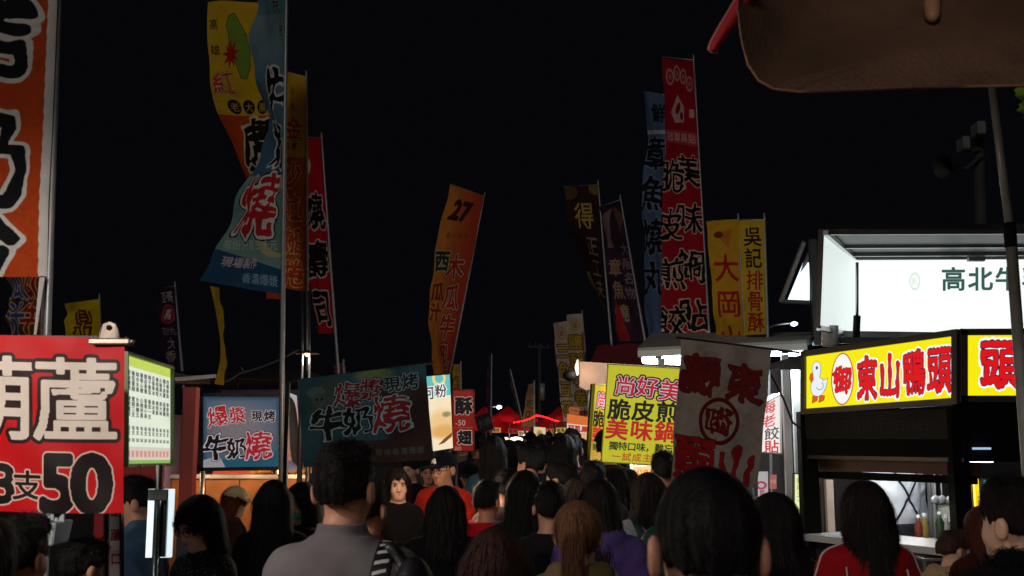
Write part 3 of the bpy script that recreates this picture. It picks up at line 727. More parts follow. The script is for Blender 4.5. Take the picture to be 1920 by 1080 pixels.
c = Canvas(66, 110, (120, 66, 40), 2.5); c.grad((38, 52, 92), (150, 70, 34), 'x', 10, 60)
for i, g_ in enumerate('木瓜牛'): c.ch(g_, 42, 14+i*36, 34, (170, 40, 30), b=.03, o=[(.05, (230, 190, 130))])
for i, g_ in enumerate('西瓜汁'): c.ch(g_, 16, 14+i*36, 34, (60, 80, 160), b=.02, o=[(.05, (200, 190, 160))])
flag('faded blue and orange banner flag just visible below the big orange one', [(14, 440, 80, 438), (15, 530, 81, 530), (18, 640, 78, 640)], 7.2, .5, c.image('faded juice banner'), 'R', 1)
c = Canvas(70, 120, (232, 196, 22), 2); c.text('鼎泰羊', 35, 30, 40, (120, 40, 20), vert=True, b=.03, rough=.2)
flag('small yellow banner flag with dark brown characters behind the red price banner', [(120, 570, 186, 561), (124, 600, 187, 600), (132, 720, 190, 720)], 11, .42, c.image('small yellow banner'), 'R', 1, prad=.012)
c = Canvas(60, 170, (52, 34, 54), 2); c.text('亞哥', 20, 18, 22, (200, 190, 200), b=.02); c.ell(30, 50, 17, 17, (190, 60, 80), ring=2).ell(30, 50, 13, 13, (170, 70, 90)); c.ch('馬', 30, 50, 20, (220, 210, 210), b=.02)
c.text('花枝丸', 13, 82, 16, (150, 140, 150), b=.02).text('大香腸', 30, 104, 24, (170, 160, 170), vert=True, b=.02)
flag('dark purple banner flag with a round pink emblem near its top', [(292, 541, 328, 537), (298, 600, 334, 600), (306, 712, 342, 706)], 12, .42, c.image('purple banner'), 'R', 1)
# yellow and orange flag with the island map
c = Canvas(150, 560, (236, 190, 40), 2); c.rect(0, 212, 150, 560, (214, 82, 30))
c.poly([(x_*.86-24, y_) for x_, y_ in [(88, 26), (100, 22), (112, 40), (128, 62), (136, 92), (134, 118), (120, 142), (108, 140), (102, 120), (88, 100), (80, 84), (84, 60), (78, 44)]], (132, 168, 62), (60, 78, 30), 1.2)
c.poly([(50 + r_*math.cos(a)*22, 96 - r_*math.sin(a)*30) for a, r_ in zip(np.linspace(.2, 6.48, 19), [1, .45, 1.05, .5, 1, .4, .8, .4, 1, .45, 1.05, .5, 1, .4, .9, .4, .9, .45, 1])], (200, 30, 24))
c.text('高雄', 14, 40, 20, (60, 50, 30), step=44, vert=True, b=.01); c.ch('紅', 28, 150, 48, (222, 70, 40), b=.03, o=[(.04, (240, 225, 180)), (.06, (120, 50, 20))], rough=.3)
for i, g_ in enumerate('老大腸'): c.ell(38+i*34, 195, 14, 14, (40, 34, 24)); c.ch(g_, 38+i*34, 195, 19, (226, 190, 60), b=.01)
for i, g_ in enumerate('虎海大'): c.ch(g_, 84, 262+i*96, 100, (34, 26, 24), b=.06, o=[(.075, (236, 220, 190))], rough=.3)
flag('yellow and orange flag printed with a green island and a red maple leaf', [(388, 3, 520, 6), (384, 80, 522, 80), (392, 150, 522, 150), (415, 215, 522, 215), (438, 262, 522, 262), (466, 330, 522, 330), (486, 420, 524, 420), (500, 560, 528, 560)],
     8.4, .60, c.image('island map banner', .1), 'R', 1, ripple=.03, waves=1.6, prad=.013)
# narrow yellow streamer under it
c = Canvas(16, 180, (196, 158, 36), 2)
flag('narrow yellow streamer twisting down to the roof left of the blue flag', [(394, 536, 412, 540), (404, 580, 416, 580), (414, 640, 422, 640), (413, 680, 424, 680), (402, 720, 420, 722)], 8.6, .10, c.image('yellow streamer'), 'L', 1, pole=False, ripple=.01, name='streamer', cat='streamer', n=24, m=5)
# blue flag, front
c = Canvas(170, 560, (98, 142, 156), 2); c.grad((128, 160, 168), (66, 106, 138), 'y', 40, 350)
c.rect(0, 345, 170, 560, (130, 165, 158)); c.ell(150, 420, 60, 80, (196, 186, 140)); c.ell(165, 430, 50, 62, (110, 150, 140)); c.ell(70, 400, 90, 44, (112, 150, 150), soft=20)
c.poly([(0, 488), (170, 520), (170, 560), (0, 560)], (40, 84, 120)); c.text('現烤', 122, 20, 34, ink, step=52, vert=True, b=.02, o=[(.05, (190, 196, 190))], rough=.2)
c.ch('牛', 112, 190, 100, ink, b=.05, o=[(.07, (220, 222, 220))], rough=.3); c.ch('奶', 112, 286, 92, ink, b=.05, o=[(.07, (220, 222, 220))], rough=.3)
c.ch('燒', 84, 400, 126, (196, 40, 46), b=.035, o=[(.055, (228, 220, 215)), (.085, ink)], rough=.35)
c.text('每份只要三十元', 26, 478, 20, (190, 205, 190), b=.01).text('現場製作', 34, 512, 22, (214, 190, 200), b=.03).text('香濃爆漿', 88, 540, 20, (150, 180, 210), b=.02)
flag('blue and teal flag twisted in the wind, a red character near its foot', [(474, -14, 537, -14), (478, 80, 537, 80), (486, 160, 536, 160), (494, 240, 535, 240), (490, 300, 534, 300), (468, 340, 533, 340), (436, 400, 532, 400), (404, 460, 531, 462), (376, 526, 530, 552)],
     7.0, .62, c.image('blue banner', .1), 'R', 1, ripple=.032, waves=2.4, prad=.015, ph=1.3)
# yellow and orange, right of it
c = Canvas(64, 420, (224, 176, 52), 2.5); c.grad((206, 104, 36), (196, 92, 40), 'y', 162, 420); c.text('好味', 26, 36, 15, (130, 90, 40), step=28, vert=True, b=.01)
c.ch('金', 26, 106, 44, (200, 60, 40), b=.03, o=[(.04, (240, 220, 150)), (.06, (90, 60, 20))]); c.text('三杯', 10, 140, 14, (40, 30, 20), step=20, b=.04)
for i, g_ in enumerate('沙拉船捲'): c.ch(g_, 24, 196+i*64, 54, (210, 70, 40), b=.04, o=[(.05, (240, 200, 120))], rough=.25)
flag('slim yellow and orange flag standing just behind the pole of the blue flag', [(530, 132, 574, 144), (531, 300, 575, 300), (533, 480, 576, 480), (536, 540, 576, 548)], 9.4, .34, c.image('slim orange banner', .1), 'R', 1, ripple=.018, waves=1.7, ph=.6)
c = Canvas(80, 400, (196, 22, 34), 2)
c.ell(10, 60, 12, 22, (214, 190, 150))
for i, g_ in enumerate('燒壽司'): c.ch(g_, 34, 150+i*98, 78, (24, 18, 20), b=.05, o=[(.065, (220, 190, 185))], rough=.25)
flag('bright red flag with black characters leaning right of the orange one', [(570, 257, 603, 258), (573, 350, 608, 350), (575, 440, 615, 440), (580, 540, 623, 540), (598, 626, 629, 624)], 11, .40, c.image('red sushi banner', .1), 'R', 1, ripple=.02, ph=2)
c = Canvas(110, 380, (214, 132, 52), 2); c.grad((206, 122, 46), (186, 62, 34), 'x', 30, 96)
c.text('27', 36, 42, 54, (70, 24, 20), b=.06, shear=.3); c.text('飲料專賣', 30, 96, 14, (150, 70, 36), step=17, b=.01)
for i, g_ in enumerate('木瓜牛乳'): c.ch(g_, 66, 160+i*62, 54, (176, 44, 36), b=.03, o=[(.05, (210, 170, 140)), (.07, (70, 20, 20))])
c.ch('西', 24, 148, 44, (44, 60, 60), b=.04, o=[(.05, (210, 180, 140))]); c.text('瓜汁', 22, 212, 40, (130, 40, 30), vert=True, b=.03)
flag('orange flag numbered 27 leaning over the middle of the lane', [(843, 344, 908, 368), (832, 400, 899, 410), (818, 460, 890, 462), (806, 540, 874, 540), (806, 600, 863, 602), (808, 660, 852, 660), (812, 702, 844, 700)], 15, .56,
     c.image('numbered orange banner', .1), 'R', 1, ripple=.025, ph=1)
c = Canvas(90, 260, (54, 30, 30), 2); c.ell(8, 12, 26, 14, (110, 80, 50)); c.ell(84, 6, 20, 14, (130, 96, 50)); c.text('得', 46, 60, 56, (196, 170, 80), b=.02); c.text('正工夫', 60, 120, 42, (150, 130, 110), vert=True, b=.02)
c.poly([(0, 180), (20, 176), (60, 260), (30, 260)], (130, 110, 90))
flag('brown flag with one large gold character leaning right over the far stalls', [(1057, 350, 1122, 346), (1066, 410, 1124, 410), (1083, 460, 1126, 470), (1104, 520, 1132, 530), (1132, 586, 1142, 588)], 13, .46, c.image('brown gold banner', .1), 'R', 1, ripple=.015, ph=.3)
c = Canvas(80, 280, (60, 40, 58), 2); c.poly([(2, 20), (40, 8), (20, 70), (28, 90), (6, 90)], (150, 120, 120)); c.poly([(44, 4), (76, 30), (60, 60)], (120, 80, 70))
c.text('章魚燒', 24, 130, 38, (170, 140, 110), step=46, vert=True, b=.03); c.text('大阪名物', 58, 92, 26, (150, 130, 150), step=30, vert=True, b=.02); c.poly([(10, 190), (26, 230), (40, 280), (4, 280)], (170, 40, 40))
flag('dim purple flag with pale shapes leaning beside the brown one', [(1128, 388, 1164, 374), (1132, 450, 1180, 450), (1142, 520, 1194, 520), (1150, 600, 1206, 600), (1160, 640, 1210, 640)], 12.5, .46, c.image('purple shapes banner', .1), 'R', 1, ripple=.02, ph=4)
c = Canvas(66, 500, (86, 112, 150), 2); c.rect(0, 74, 66, 82, (190, 200, 210)); c.text('鮮', 44, 40, 40, (30, 34, 48), b=.03)
for i, g_ in enumerate('章魚燒丸'): c.ch(g_, 30, 120+i*84, 74, (22, 26, 36), b=.04, o=[(.05, (120, 140, 170))], rough=.25)
flag('dusty blue flag with black characters standing left of the tall red one', [(1208, 172, 1250, 178), (1212, 260, 1250, 260), (1206, 360, 1248, 360), (1206, 480, 1247, 480), (1215, 640, 1246, 640)], 11.6, .36, c.image('dusty blue banner', .1), 'R', 1, ripple=.02, ph=5)
c = Canvas(88, 540, (176, 18, 36), 2.5); c.rect(0, 138, 88, 164, (196, 70, 80), 0)
for x_, y_ in ((18, 36), (36, 28), (54, 34), (72, 48)): c.ell(x_, y_, 8, 13, (214, 150, 150), ring=1.6).ell(x_, y_, 4, 6, (200, 120, 120))
c.poly([(38, 68), (56, 92), (54, 122), (30, 124), (22, 104)], (220, 170, 165)).ell(40, 96, 5, 12, (140, 20, 30), rot=.4).ell(48, 110, 4, 8, (140, 20, 30)); c.rect(68, 96, 82, 112, (220, 180, 175), 3); c.text('冠軍鍋貼', 14, 151, 18, (228, 180, 180), step=20, b=.02)
for i, g_ in enumerate('美味鍋貼'): c.ch(g_, 60, 212+i*92, 64, (24, 14, 18), b=.03, o=[(.05, (222, 190, 170))], rough=.3)
for i, g_ in enumerate('脆皮煎餃'): c.ch(g_, 18, 226+i*92, 62, (24, 14, 18), b=.03, o=[(.05, (222, 190, 170))], rough=.3)
flag('tallest red flag on the right with two columns of black characters for crispy dumplings', [(1243, 107, 1301, 112), (1247, 180, 1304, 180), (1246, 260, 1309, 270), (1242, 400, 1316, 400), (1240, 520, 1323, 520), (1240, 640, 1331, 640)], 11, .50,
     c.image('tall red banner', .1), 'R', 1, ripple=.014, ph=3)
c = Canvas(66, 224, (226, 172, 40), 2); c.poly([(18, 26), (52, 16), (40, 52)], (214, 130, 50)).ell(22, 26, 10, 6, (120, 60, 30)); c.text('大岡山', 34, 88, 54, (190, 36, 40), step=66, vert=True, b=.02)
flag('yellow flag with three large red characters left of its neighbour', [(1324, 415, 1385, 411), (1330, 480, 1390, 480), (1336, 560, 1394, 560), (1344, 640, 1398, 640)], 10, .33, c.image('yellow three character banner'), 'R', 1, ripple=.014, ph=.5)
c = Canvas(56, 220, (222, 186, 52), 2); c.text('吳記', 28, 32, 40, (50, 34, 24), step=42, vert=True, b=.02); c.text('排骨酥', 28, 116, 40, (190, 44, 36), step=40, vert=True, b=.02)
flag('yellow flag with two black and three red characters by the white stall roof', [(1386, 412, 1434, 411), (1390, 500, 1437, 500), (1394, 560, 1439, 560), (1396, 628, 1440, 626)], 9.6, .27, c.image('yellow ribs banner'), 'R', 1, ripple=.01, ph=2.5)
for lab, rws, D_, cl, tx in (('pale cream flag nearest the red tent top, with outlined characters', [(1062, 590, 1092, 588), (1064, 650, 1096, 650), (1072, 700, 1100, 700), (1078, 770, 1106, 770)], 17, (196, 182, 164), '鹽酥小卷'),
                             ('pale cream flag half hidden on the left of its taller twin', [(1037, 606, 1066, 602), (1042, 660, 1070, 660), (1048, 720, 1074, 720), (1056, 790, 1080, 790)], 17.4, (190, 178, 168), '三色豆花')):
    c = Canvas(60, 320, cl, 1.5); c.ell(30, 36, 16, 18, (200, 150, 60), ring=2); c.ch('香', 30, 36, 20, (150, 100, 40)); c.rect(52, 60, 60, 150, (190, 80, 70))
    for i, g_ in enumerate(tx): c.ch(g_, 28, 92+i*62, 52, (190, 160, 60), b=.03, o=[(.05, (60, 44, 30))])
    flag(lab, rws, D_, .30, c.image(lab[:16]), 'R', 1, ripple=.012)
for lab, rws, D_, cl in (('slim dark violet flag furled against its pole above the far tents', [(916, 670, 922, 668), (914, 700, 922, 700), (912, 740, 922, 740), (915, 776, 921, 776)], 24, (84, 62, 100)),
                         ('dull tan flag bulging low above the red string of lights', [(990, 722, 1002, 718), (984, 760, 1003, 760), (978, 800, 1002, 800)], 22, (150, 120, 84)),
                         ('small yellow flag behind the numbered orange flag', [(849, 684, 864, 683), (849, 710, 864, 710), (850, 740, 864, 740)], 19, (190, 150, 50)),
                         ('tiny pink flag above the dark milk cake banner', [(626, 684, 644, 682), (627, 690, 645, 690), (628, 702, 646, 702)], 13, (176, 60, 80)),
                         ('thin grey flag leaning left on a bent pole far down the lane', [(955, 700, 958, 697), (960, 730, 963, 730), (968, 766, 971, 766), (977, 790, 980, 790)], 23, (120, 114, 110))):
    c = Canvas(20, 60, cl, 2); c.text('小吃店', 10, 12, 15, tuple(int(v*.5) for v in cl), vert=True, b=.02)
    flag(lab, rws, D_, .22, c.image(lab[:20]), 'R', 1, ripple=.01, n=20, m=6, prad=.02)
c = Canvas(40, 90, (150, 190, 60), 1.5)
flag('green flag edge showing under the canopy at the far right', [(1908, 150, 1960, 150), (1908, 190, 1960, 190), (1918, 222, 1960, 226)], 6.5, .3, c.image('green banner'), 'R', 1)

# ---------------------------------------------------------------- left side signs and stalls
c = Canvas(240, 330, (210, 8, 20), 3)
c.ch('葫', -5, 118, 168, (236, 222, 210), b=.02, o=[(.04, (40, 14, 14))], sx=.98); c.ch('蘆', 150, 118, 168, (236, 222, 210), b=.02, o=[(.04, (40, 14, 14))], sx=.98)
c.ch('3', 15, 275, 100, (24, 12, 14), b=.035, o=[(.03, (228, 200, 185))]); c.ch('支', 60, 280, 58, (24, 12, 14), b=.02, o=[(.05, (228, 200, 185))])
c.ch('5', 118, 270, 148, (24, 12, 14), b=.05, o=[(.022, (228, 200, 185))], sx=.95); c.ch('0', 183, 270, 148, (24, 12, 14), b=.05, o=[(.022, (228, 200, 185))], sx=1.02)
q = [at(-8, 628, 3.5), at(234, 633, 3.5), at(231, 962, 3.5), at(-8, 958, 3.5)]
t = board('glossy red vinyl price banner reading 3支50 in the left foreground', q, c.image('red price banner', .05), 0, None, rough=.5, name='price_banner', cat='banner', nx=60, ny=44, warp=.0035, sag=.004)
mb = MB(); mb.beam(at(-60, 634, 3.53), at(236, 636, 3.53), .02, .02); mb.build('hanging_bar', dark_steel, t)
mb = MB(); mb.tube([at(-30, 630, 3.56), (at(-30, 630, 3.56).x, 3.56, 0)], .018, 8); mb.build('post', steel, t)
# spring clip on its top edge
p = at(210, 640, 3.5); t = thing('spring_clip', 'grey metal spring clip gripping the top right corner of the red price banner', 'clip', p)
g_ = mat('dull clip metal', (150, 136, 124), .4, .6)
mb = MB(); mb.box(p.x-.068, p.x+.068, 3.47, 3.486, p.z-.012, p.z+.008); mb.build('jaw', g_, t, bevel=.004)
mb = MB(); mb.box(p.x-.066, p.x+.066, 3.512, 3.526, p.z-.012, p.z+.008); mb.build('jaw', g_, t, bevel=.004)
mb = MB(); pr = [(-.036, 0), (-.030, .026), (-.020, .046), (0, .054), (.020, .046), (.030, .026), (.036, 0)]
for a, b in zip(pr, pr[1:]): mb.hexa([p+Vector((a[0], -.028, .008)), p+Vector((b[0], -.028, .008)), p+Vector((b[0], -.020, .008)), p+Vector((a[0], -.020, .008)), p+Vector((a[0], -.032, .008+a[1])), p+Vector((b[0], -.032, .008+b[1])), p+Vector((b[0], -.024, .008+b[1])), p+Vector((a[0], -.024, .008+a[1]))])
mb.build('grip', g_, t)
mb = MB(); mb.ball(p+Vector((0, -.034, .042)), (.009, .003, .009)); mb.build('grip_hole', black_paint, t)
# menu light box
c = Canvas(150, 212, (238, 248, 226), 2.6); c.rect(0, 0, 150, 22, (206, 226, 96)); c.rect(0, 176, 150, 212, (226, 214, 200)); c.rect(0, 202, 150, 212, (140, 190, 90))
mn = ['原味糖葫蘆草莓', '番茄蜜餞三支', '綜合水果糖五十', '葡萄山楂奇異', '脆皮香蕉小串', '梅子番茄一支', '百香果冰凍', '楊桃桶柑鮮', '火龍果大串', '橘子葫蘆糖', '芭樂季節限']
for i, s_ in enumerate(mn):
    for j, g_ in enumerate(s_[:4]): c.ch(g_, 13+i*12.6, 34+j*10, 10, (40, 44, 50), b=.02)
    for j, g_ in enumerate(s_[2:6]): c.ch(g_, 13+i*12.6, 84+j*10, 10, (50, 54, 60), b=.02)
    for j, g_ in enumerate('每支'): c.ch(g_, 13+i*12.6, 140+j*9, 9, (70, 74, 80), b=.02)
    c.text('50', 11+i*12.6, 163, 9, (40, 44, 60), b=.03, sx=.9); c.rect(8+i*12.6, 184, 16+i*12.6, 196, (222, 150, 140))
t = board('lit menu board with eleven columns of small writing behind the red banner', Q4(232, 662, 873, 319, 690, 871, 4.25, 5.0), c.image('menu board', .05), .1, True, .012, emit=.9, name='menu_lightbox', cat='light box', back=mat('grey box', (90, 96, 90), .4, .4),
          frame_mat=mat('green grey frame', (78, 96, 60), .4, .3))
# white tube lamp hanging on a pole below it
px_ = at(298, 1078, 4.5); t = thing('pole_lamp', 'white lamp panel strapped to a steel pole below the lit menu board', 'lamp', (px_.x, 4.5, 0))
mb = MB(); a = at(299, 872, 4.5); mb.tube([(a.x, 4.5, 0), (a.x, 4.5, a.z)], .014, 10); mb.build('pole', mat('bright steel', (190, 194, 198), .3, .9), t, True)
for x0, x1 in ((280, 291), (307, 320)):
    A, B = at(x0, 917, 4.54), at(x1, 1045, 4.54); mb = MB(); mb.box(A.x, B.x, 4.53, 4.56, B.z, A.z); mb.build('light_panel', glow('cool light panel', (225, 242, 248), 1.0), t)
A, B = at(282, 917, 4.5), at(318, 938, 4.5); mb = MB(); mb.box(A.x, B.x, 4.47, 4.485, B.z, A.z); mb.build('bracket', mat('bracket plastic', (150, 160, 165), .5), t, bevel=.004)
A, B = at(290, 938, 4.5), at(307, 1045, 4.5); mb = MB(); mb.box(A.x, B.x, 4.515, 4.529, B.z, A.z); mb.build('back_plate', mat('grey plate', (84, 90, 96), .4, .5), t)
# narrow upright banner
c = Canvas(30, 150, (206, 196, 190), 3); c.rect(0, 0, 7, 150, (150, 140, 132)); c.text('葫蘆口味', 19, 8, 22, (160, 40, 66), step=42, vert=True, b=.03)
board('narrow pale upright banner with pink characters under the red banner', Q4(199, 950, 1110, 229, 950, 1110, 4.0), c.image('narrow pale banner'), .012, True, .006, name='upright_banner', cat='banner')
# clear container and stall things at the lower left
t = thing('plastic_bin', 'white frosted plastic bin on a rail beside the dark heads at lower left', 'bin', (at(85, 975, 3.9).x, 3.9, 0))
A, B = at(56, 978, 3.9), at(113, 1022, 3.9); mb = MB(); x0, x1 = A.x, B.x
mb.hexa([(x0+.012, 3.86, B.z), (x1-.012, 3.86, B.z), (x1-.012, 4.0, B.z), (x0+.012, 4.0, B.z), (x0, 3.85, A.z), (x1, 3.85, A.z), (x1, 4.01, A.z), (x0, 4.01, A.z)]); mb.build('bin_body', mat('frosted plastic', (222, 236, 240), .35, 0, .08, 12), t, bevel=.006)
for i in range(9):
    mb = MB(); xx = x0+(x1-x0)*(i+.5)/9; mb.tube([(xx, 3.93, A.z-.01), (xx+rng.normal(0, .004), 3.93, A.z+.012+.006*(i % 3))], .006, 6); mb.build('straw', mat('white straw', (225, 235, 238), .4), t)
for i, x_ in enumerate((74, 92)):
    A = at(x_, 955, 3.95); mb = MB(); mb.tube([(A.x, 3.95, 0), (A.x, 3.95, A.z+.15)], .012, 8); mb.build('rail_post', steel, t, True)
# candied fruit stall
def stall_box():
    t = thing('food_stall', 'red panelled stall with a tall orange-red post behind the menu board', 'stall', (at(290, 900, 6.2).x, 6.2, 0))
    x0, x1 = at(228, 0, 6.4).x, at(345, 0, 6.4).x
    for k in range(3):
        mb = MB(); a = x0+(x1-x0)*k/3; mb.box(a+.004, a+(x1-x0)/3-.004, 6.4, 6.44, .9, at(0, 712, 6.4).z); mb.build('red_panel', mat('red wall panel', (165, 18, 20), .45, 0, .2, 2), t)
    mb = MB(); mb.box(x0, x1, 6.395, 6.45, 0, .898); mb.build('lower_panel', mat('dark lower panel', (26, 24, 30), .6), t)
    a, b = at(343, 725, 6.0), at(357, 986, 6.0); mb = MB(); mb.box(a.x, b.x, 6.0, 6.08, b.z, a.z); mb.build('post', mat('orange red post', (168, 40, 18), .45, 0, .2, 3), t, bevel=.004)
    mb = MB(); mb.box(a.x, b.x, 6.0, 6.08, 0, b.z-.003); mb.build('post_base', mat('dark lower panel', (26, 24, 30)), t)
    mb = MB(); a, b = at(320, 712, 6.02), at(404, 705, 6.02); mb.beam(a, b, .02, .02); mb.build('roof_bar', steel, t)
    mb = MB(); a, b = at(357, 725, 6.02), at(362, 1000, 6.02); mb.beam((a.x+.02, 6.02, 0), (a.x+.02, 6.02, a.z), .03, .03); mb.build('post', dark_steel, t)
    mb = MB(); z_ = at(0, 710, 6.3).z; mb.box(x0-.1, x1+.12, 5.7, 6.9, z_, z_+.03); mb.build('roof', black_paint, t)
stall_box()
# milk cake stall: light box, side panel, counter
c = Canvas(162, 147, (86, 112, 138), 4); c.ell(74, 62, 64, 44, (148, 138, 144), soft=46); c.grad((24, 76, 96), (24, 76, 96), 'x', 160, 162)
m_ = np.clip(1-np.minimum.reduce([c.X, c.w-c.X, c.Y, c.h-c.Y])/13, 0, 1); c.mix(m_*.95, (26, 70, 92)); c.poly([(0, 124), (60, 130), (100, 118), (162, 112), (162, 147), (0, 147)], (30, 104, 130)); c.poly([(0, 130), (36, 120), (50, 147), (0, 147)], (190, 190, 195))
def milkcake(c, s_, x0, y0):
    c.ch('爆', x0+24*s_, y0+22*s_, 42*s_, (206, 36, 44), b=.03, o=[(.05, (236, 215, 215))], rough=.35, rot=-.12); c.ch('漿', x0+64*s_, y0+18*s_, 34*s_, (206, 36, 44), b=.03, o=[(.05, (236, 215, 215))], rough=.3, rot=-.1)
    c.ch('現', x0+104*s_, y0+20*s_, 22*s_, (48, 20, 34), b=.03, o=[(.06, (220, 210, 210))]); c.ch('烤', x0+130*s_, y0+20*s_, 24*s_, (48, 20, 34), b=.03, o=[(.06, (220, 210, 210))])
    c.ch('牛', x0+22*s_, y0+82*s_, 52*s_, (18, 10, 16), b=.05, o=[(.06, (232, 222, 226)), (.09, (60, 20, 34))], rough=.35, rot=-.06, shear=.15); c.ch('奶', x0+64*s_, y0+84*s_, 42*s_, (18, 10, 16), b=.045, o=[(.06, (232, 222, 226)), (.09, (60, 20, 34))], rough=.35)
    c.ch('燒', x0+106*s_, y0+78*s_, 58*s_, (200, 32, 44), b=.03, o=[(.055, (236, 200, 205)), (.08, (60, 20, 34))], rough=.4, rot=-.05)
milkcake(c, 1.0, 8, 22)
t = board('backlit square sign for hot milk cakes on the left, framed in dark metal', Q4(378, 740, 880, 528, 741, 878, 9.0), c.image('milk cake sign', .05), .16, True, .03, emit=.5, name='sign_lightbox', cat='light box', posts=((-.02, .02), (1.02, .02)))
c = Canvas(40, 150, (190, 120, 96), 2); c.grad((196, 200, 206), (196, 120, 90), 'y', 0, 60); c.ell(22, 70, 16, 30, (214, 150, 120), soft=8); c.grad((90, 80, 110), (150, 130, 130), 'y', 130, 150)
board('side panel of the milk cake sign printed with a pale photo', [at(541, 736, 9.05), at(556, 742, 10.0), at(566, 880, 10.0), at(540, 884, 9.05)], c.image('side picture'), .06, False, emit=.75, name='picture_sign', cat='sign')
c = Canvas(254, 198, (54, 84, 92), 3.2)
c.ell(200, 60, 60, 44, (70, 44, 40), soft=14).ell(236, 130, 70, 60, (64, 40, 36), soft=14).ell(60, 60, 44, 50, (84, 84, 76), soft=10).ell(150, 10, 40, 14, (130, 130, 80), soft=6).ell(110, 60, 40, 26, (66, 108, 116), soft=12)
c.ell(34, 34, 18, 12, (110, 110, 100), soft=3).ell(38, 52, 14, 16, (100, 100, 90), soft=3).ell(34, 50, 3, 3, (40, 40, 40)).ell(44, 50, 3, 3, (40, 40, 40)); c.rect(80, 150, 254, 198, (74, 46, 38))
c.ch('爆', 96, 48, 58, (150, 26, 32), b=.025, o=[(.05, (170, 166, 160)), (.075, (22, 22, 24))], rough=.35, rot=.1); c.ch('漿', 140, 40, 48, (150, 26, 32), b=.025, o=[(.05, (170, 166, 160)), (.075, (22, 22, 24))], rough=.3, rot=.08)
c.ch('現', 184, 34, 34, (20, 22, 26), b=.02, o=[(.06, (150, 150, 146))]); c.ch('烤', 220, 32, 36, (20, 22, 26), b=.02, o=[(.06, (150, 150, 146))])
c.ch('牛', 52, 106, 76, (14, 14, 18), b=.05, o=[(.05, (176, 174, 168)), (.075, (18, 18, 20))], rough=.4, shear=.12); c.ch('奶', 112, 104, 62, (14, 14, 18), b=.04, o=[(.05, (176, 174, 168)), (.075, (18, 18, 20))], rough=.35)
c.ch('燒', 176, 94, 82, (150, 26, 32), b=.03, o=[(.05, (180, 174, 168)), (.075, (18, 18, 20))], rough=.4); c.text('每日現做香濃爆漿', 112, 176, 15, (104, 98, 92), step=17, b=.02)
t = board('unlit dark banner for hot milk cakes hanging tilted above the man in grey', quadpx([(557, 712), (798, 682), (812, 862), (570, 876)], [5.9, 6.1, 6.1, 5.9]), (setattr(c, 'a', c.a*np.array((.80, .98, 1.05), np.float32)), c.image('dark milk cake banner', .15))[1], 0, None, rough=.6, name='hanging_banner', cat='banner', nx=36, ny=28, warp=.012)
mb = MB(); a, b = at(540, 716, 5.93), at(812, 680, 6.13); mb.tube([a, b], .009, 6); mb.build('hanging_rod', dark_steel, t)
mb = MB(); mb.tube([a, (a.x, a.y, 0)], .014, 8); mb.build('post', dark_steel, t)
def cake_stall():
    t = thing('food_stall', 'milk cake stall with an orange wooden counter under the backlit square sign', 'stall', (at(480, 950, 9.3).x, 9.3, 0))
    x0, x1 = at(362, 0, 9.6).x, at(600, 0, 9.6).x; zt = at(0, 897, 9.6).z
    for k in range(4):
        a = x0+(x1-x0)*k/4; mb = MB(); mb.box(a+.003, a+(x1-x0)/4-.003, 9.6, 9.63, .05, zt); mb.build('counter_board', wood_m, t)
    mb = MB(); mb.box(x0-.03, x1+.03, 9.55, 10.3, zt+.001, zt+.035); mb.build('counter_top', steel, t)
    z2 = at(0, 712, 9.4).z
    for i, (xx, yy) in enumerate(((x0, 9.25), (x1, 9.25), (x0, 11), (x1, 11))):
        mb = MB(); mb.beam((xx, yy, 0), (xx, yy, z2), .04, .04); mb.build('post', dark_steel, t)
    mb = MB(); mb.box(x0-.15, x1+.1, 9.0, 11.2, z2, z2+.05); mb.build('roof', black_paint, t)
    mb = MB(); mb.box(x0, x1, 11.05, 11.08, .4, z2-.01); mb.build('back_wall', mat('mauve back cloth', (92, 84, 120), .8), t)
    mb = MB(); mb.box(x0-.02, x0, 9.4, 11, .4, z2-.3); mb.build('side_cloth', mat('mauve back cloth', (92, 84, 120), .8), t)
    for i, x_ in enumerate(np.linspace(x0+.25, x1-.15, 3)):
        l = thing('bare_bulb', ('first', 'middle', 'last')[i] + ' warm bulb hanging inside the milk cake stall, counted from the left', 'light bulb', (x_, 9.22, at(0, (866, 866, 884)[i], 9.22).z), 'warm bulbs in the milk cake stall')
        p = Vector(l.location); mb = MB(); mb.ball(p, .035); mb.build('glass', glow('warm bulb', (255, 190, 120), 14), l, True)
        mb = MB(); mb.tube([p+Vector((0, 0, .04)), (p.x, p.y, z2)], .006, 5); mb.build('cord', black_cable, l); lamp(l, (1, .62, .33), 6, .04, (0, 0, -.05))
cake_stall()
def heap(label, px, py, D, r, cl, n, name, cat, sz=.05):
    p = at(px, py, D); t = thing(name, label, cat, p)
    rg = np.random.default_rng(int(px)); mb = MB(); mb.hexa([p+Vector(v) for v in ((-r, -.12, -.05), (r, -.12, -.05), (r, .12, -.05), (-r, .12, -.05), (-r*1.1, -.14, 0), (r*1.1, -.14, 0), (r*1.1, .14, 0), (-r*1.1, .14, 0))]); mb.build('tray', steel, t)
    for i in range(n):
        a, q_ = rg.uniform(-1, 1, 2); z_ = .02+.07*(1-abs(a))*rg.random(); mb = MB(); mb.ball(p+Vector((a*r*.9, q_*.1, z_)), (sz, sz*.8, sz*.6), None, 10, 6); mb.build('bun' if cat == 'food tray' else 'skewer_piece', cl, t, True)
    return t
bun_m = mat('baked crust', (214, 140, 66), .6, 0, .25, 25); fry_m = mat('golden fried food', (226, 170, 90), .6, 0, .3, 30); red_m = mat('orange container', (206, 72, 30), .5)
heap('tray of golden buns under the bulbs beside the square sign', 500, 893, 9.8, .2, bun_m, 16, 'bun_tray', 'food tray')
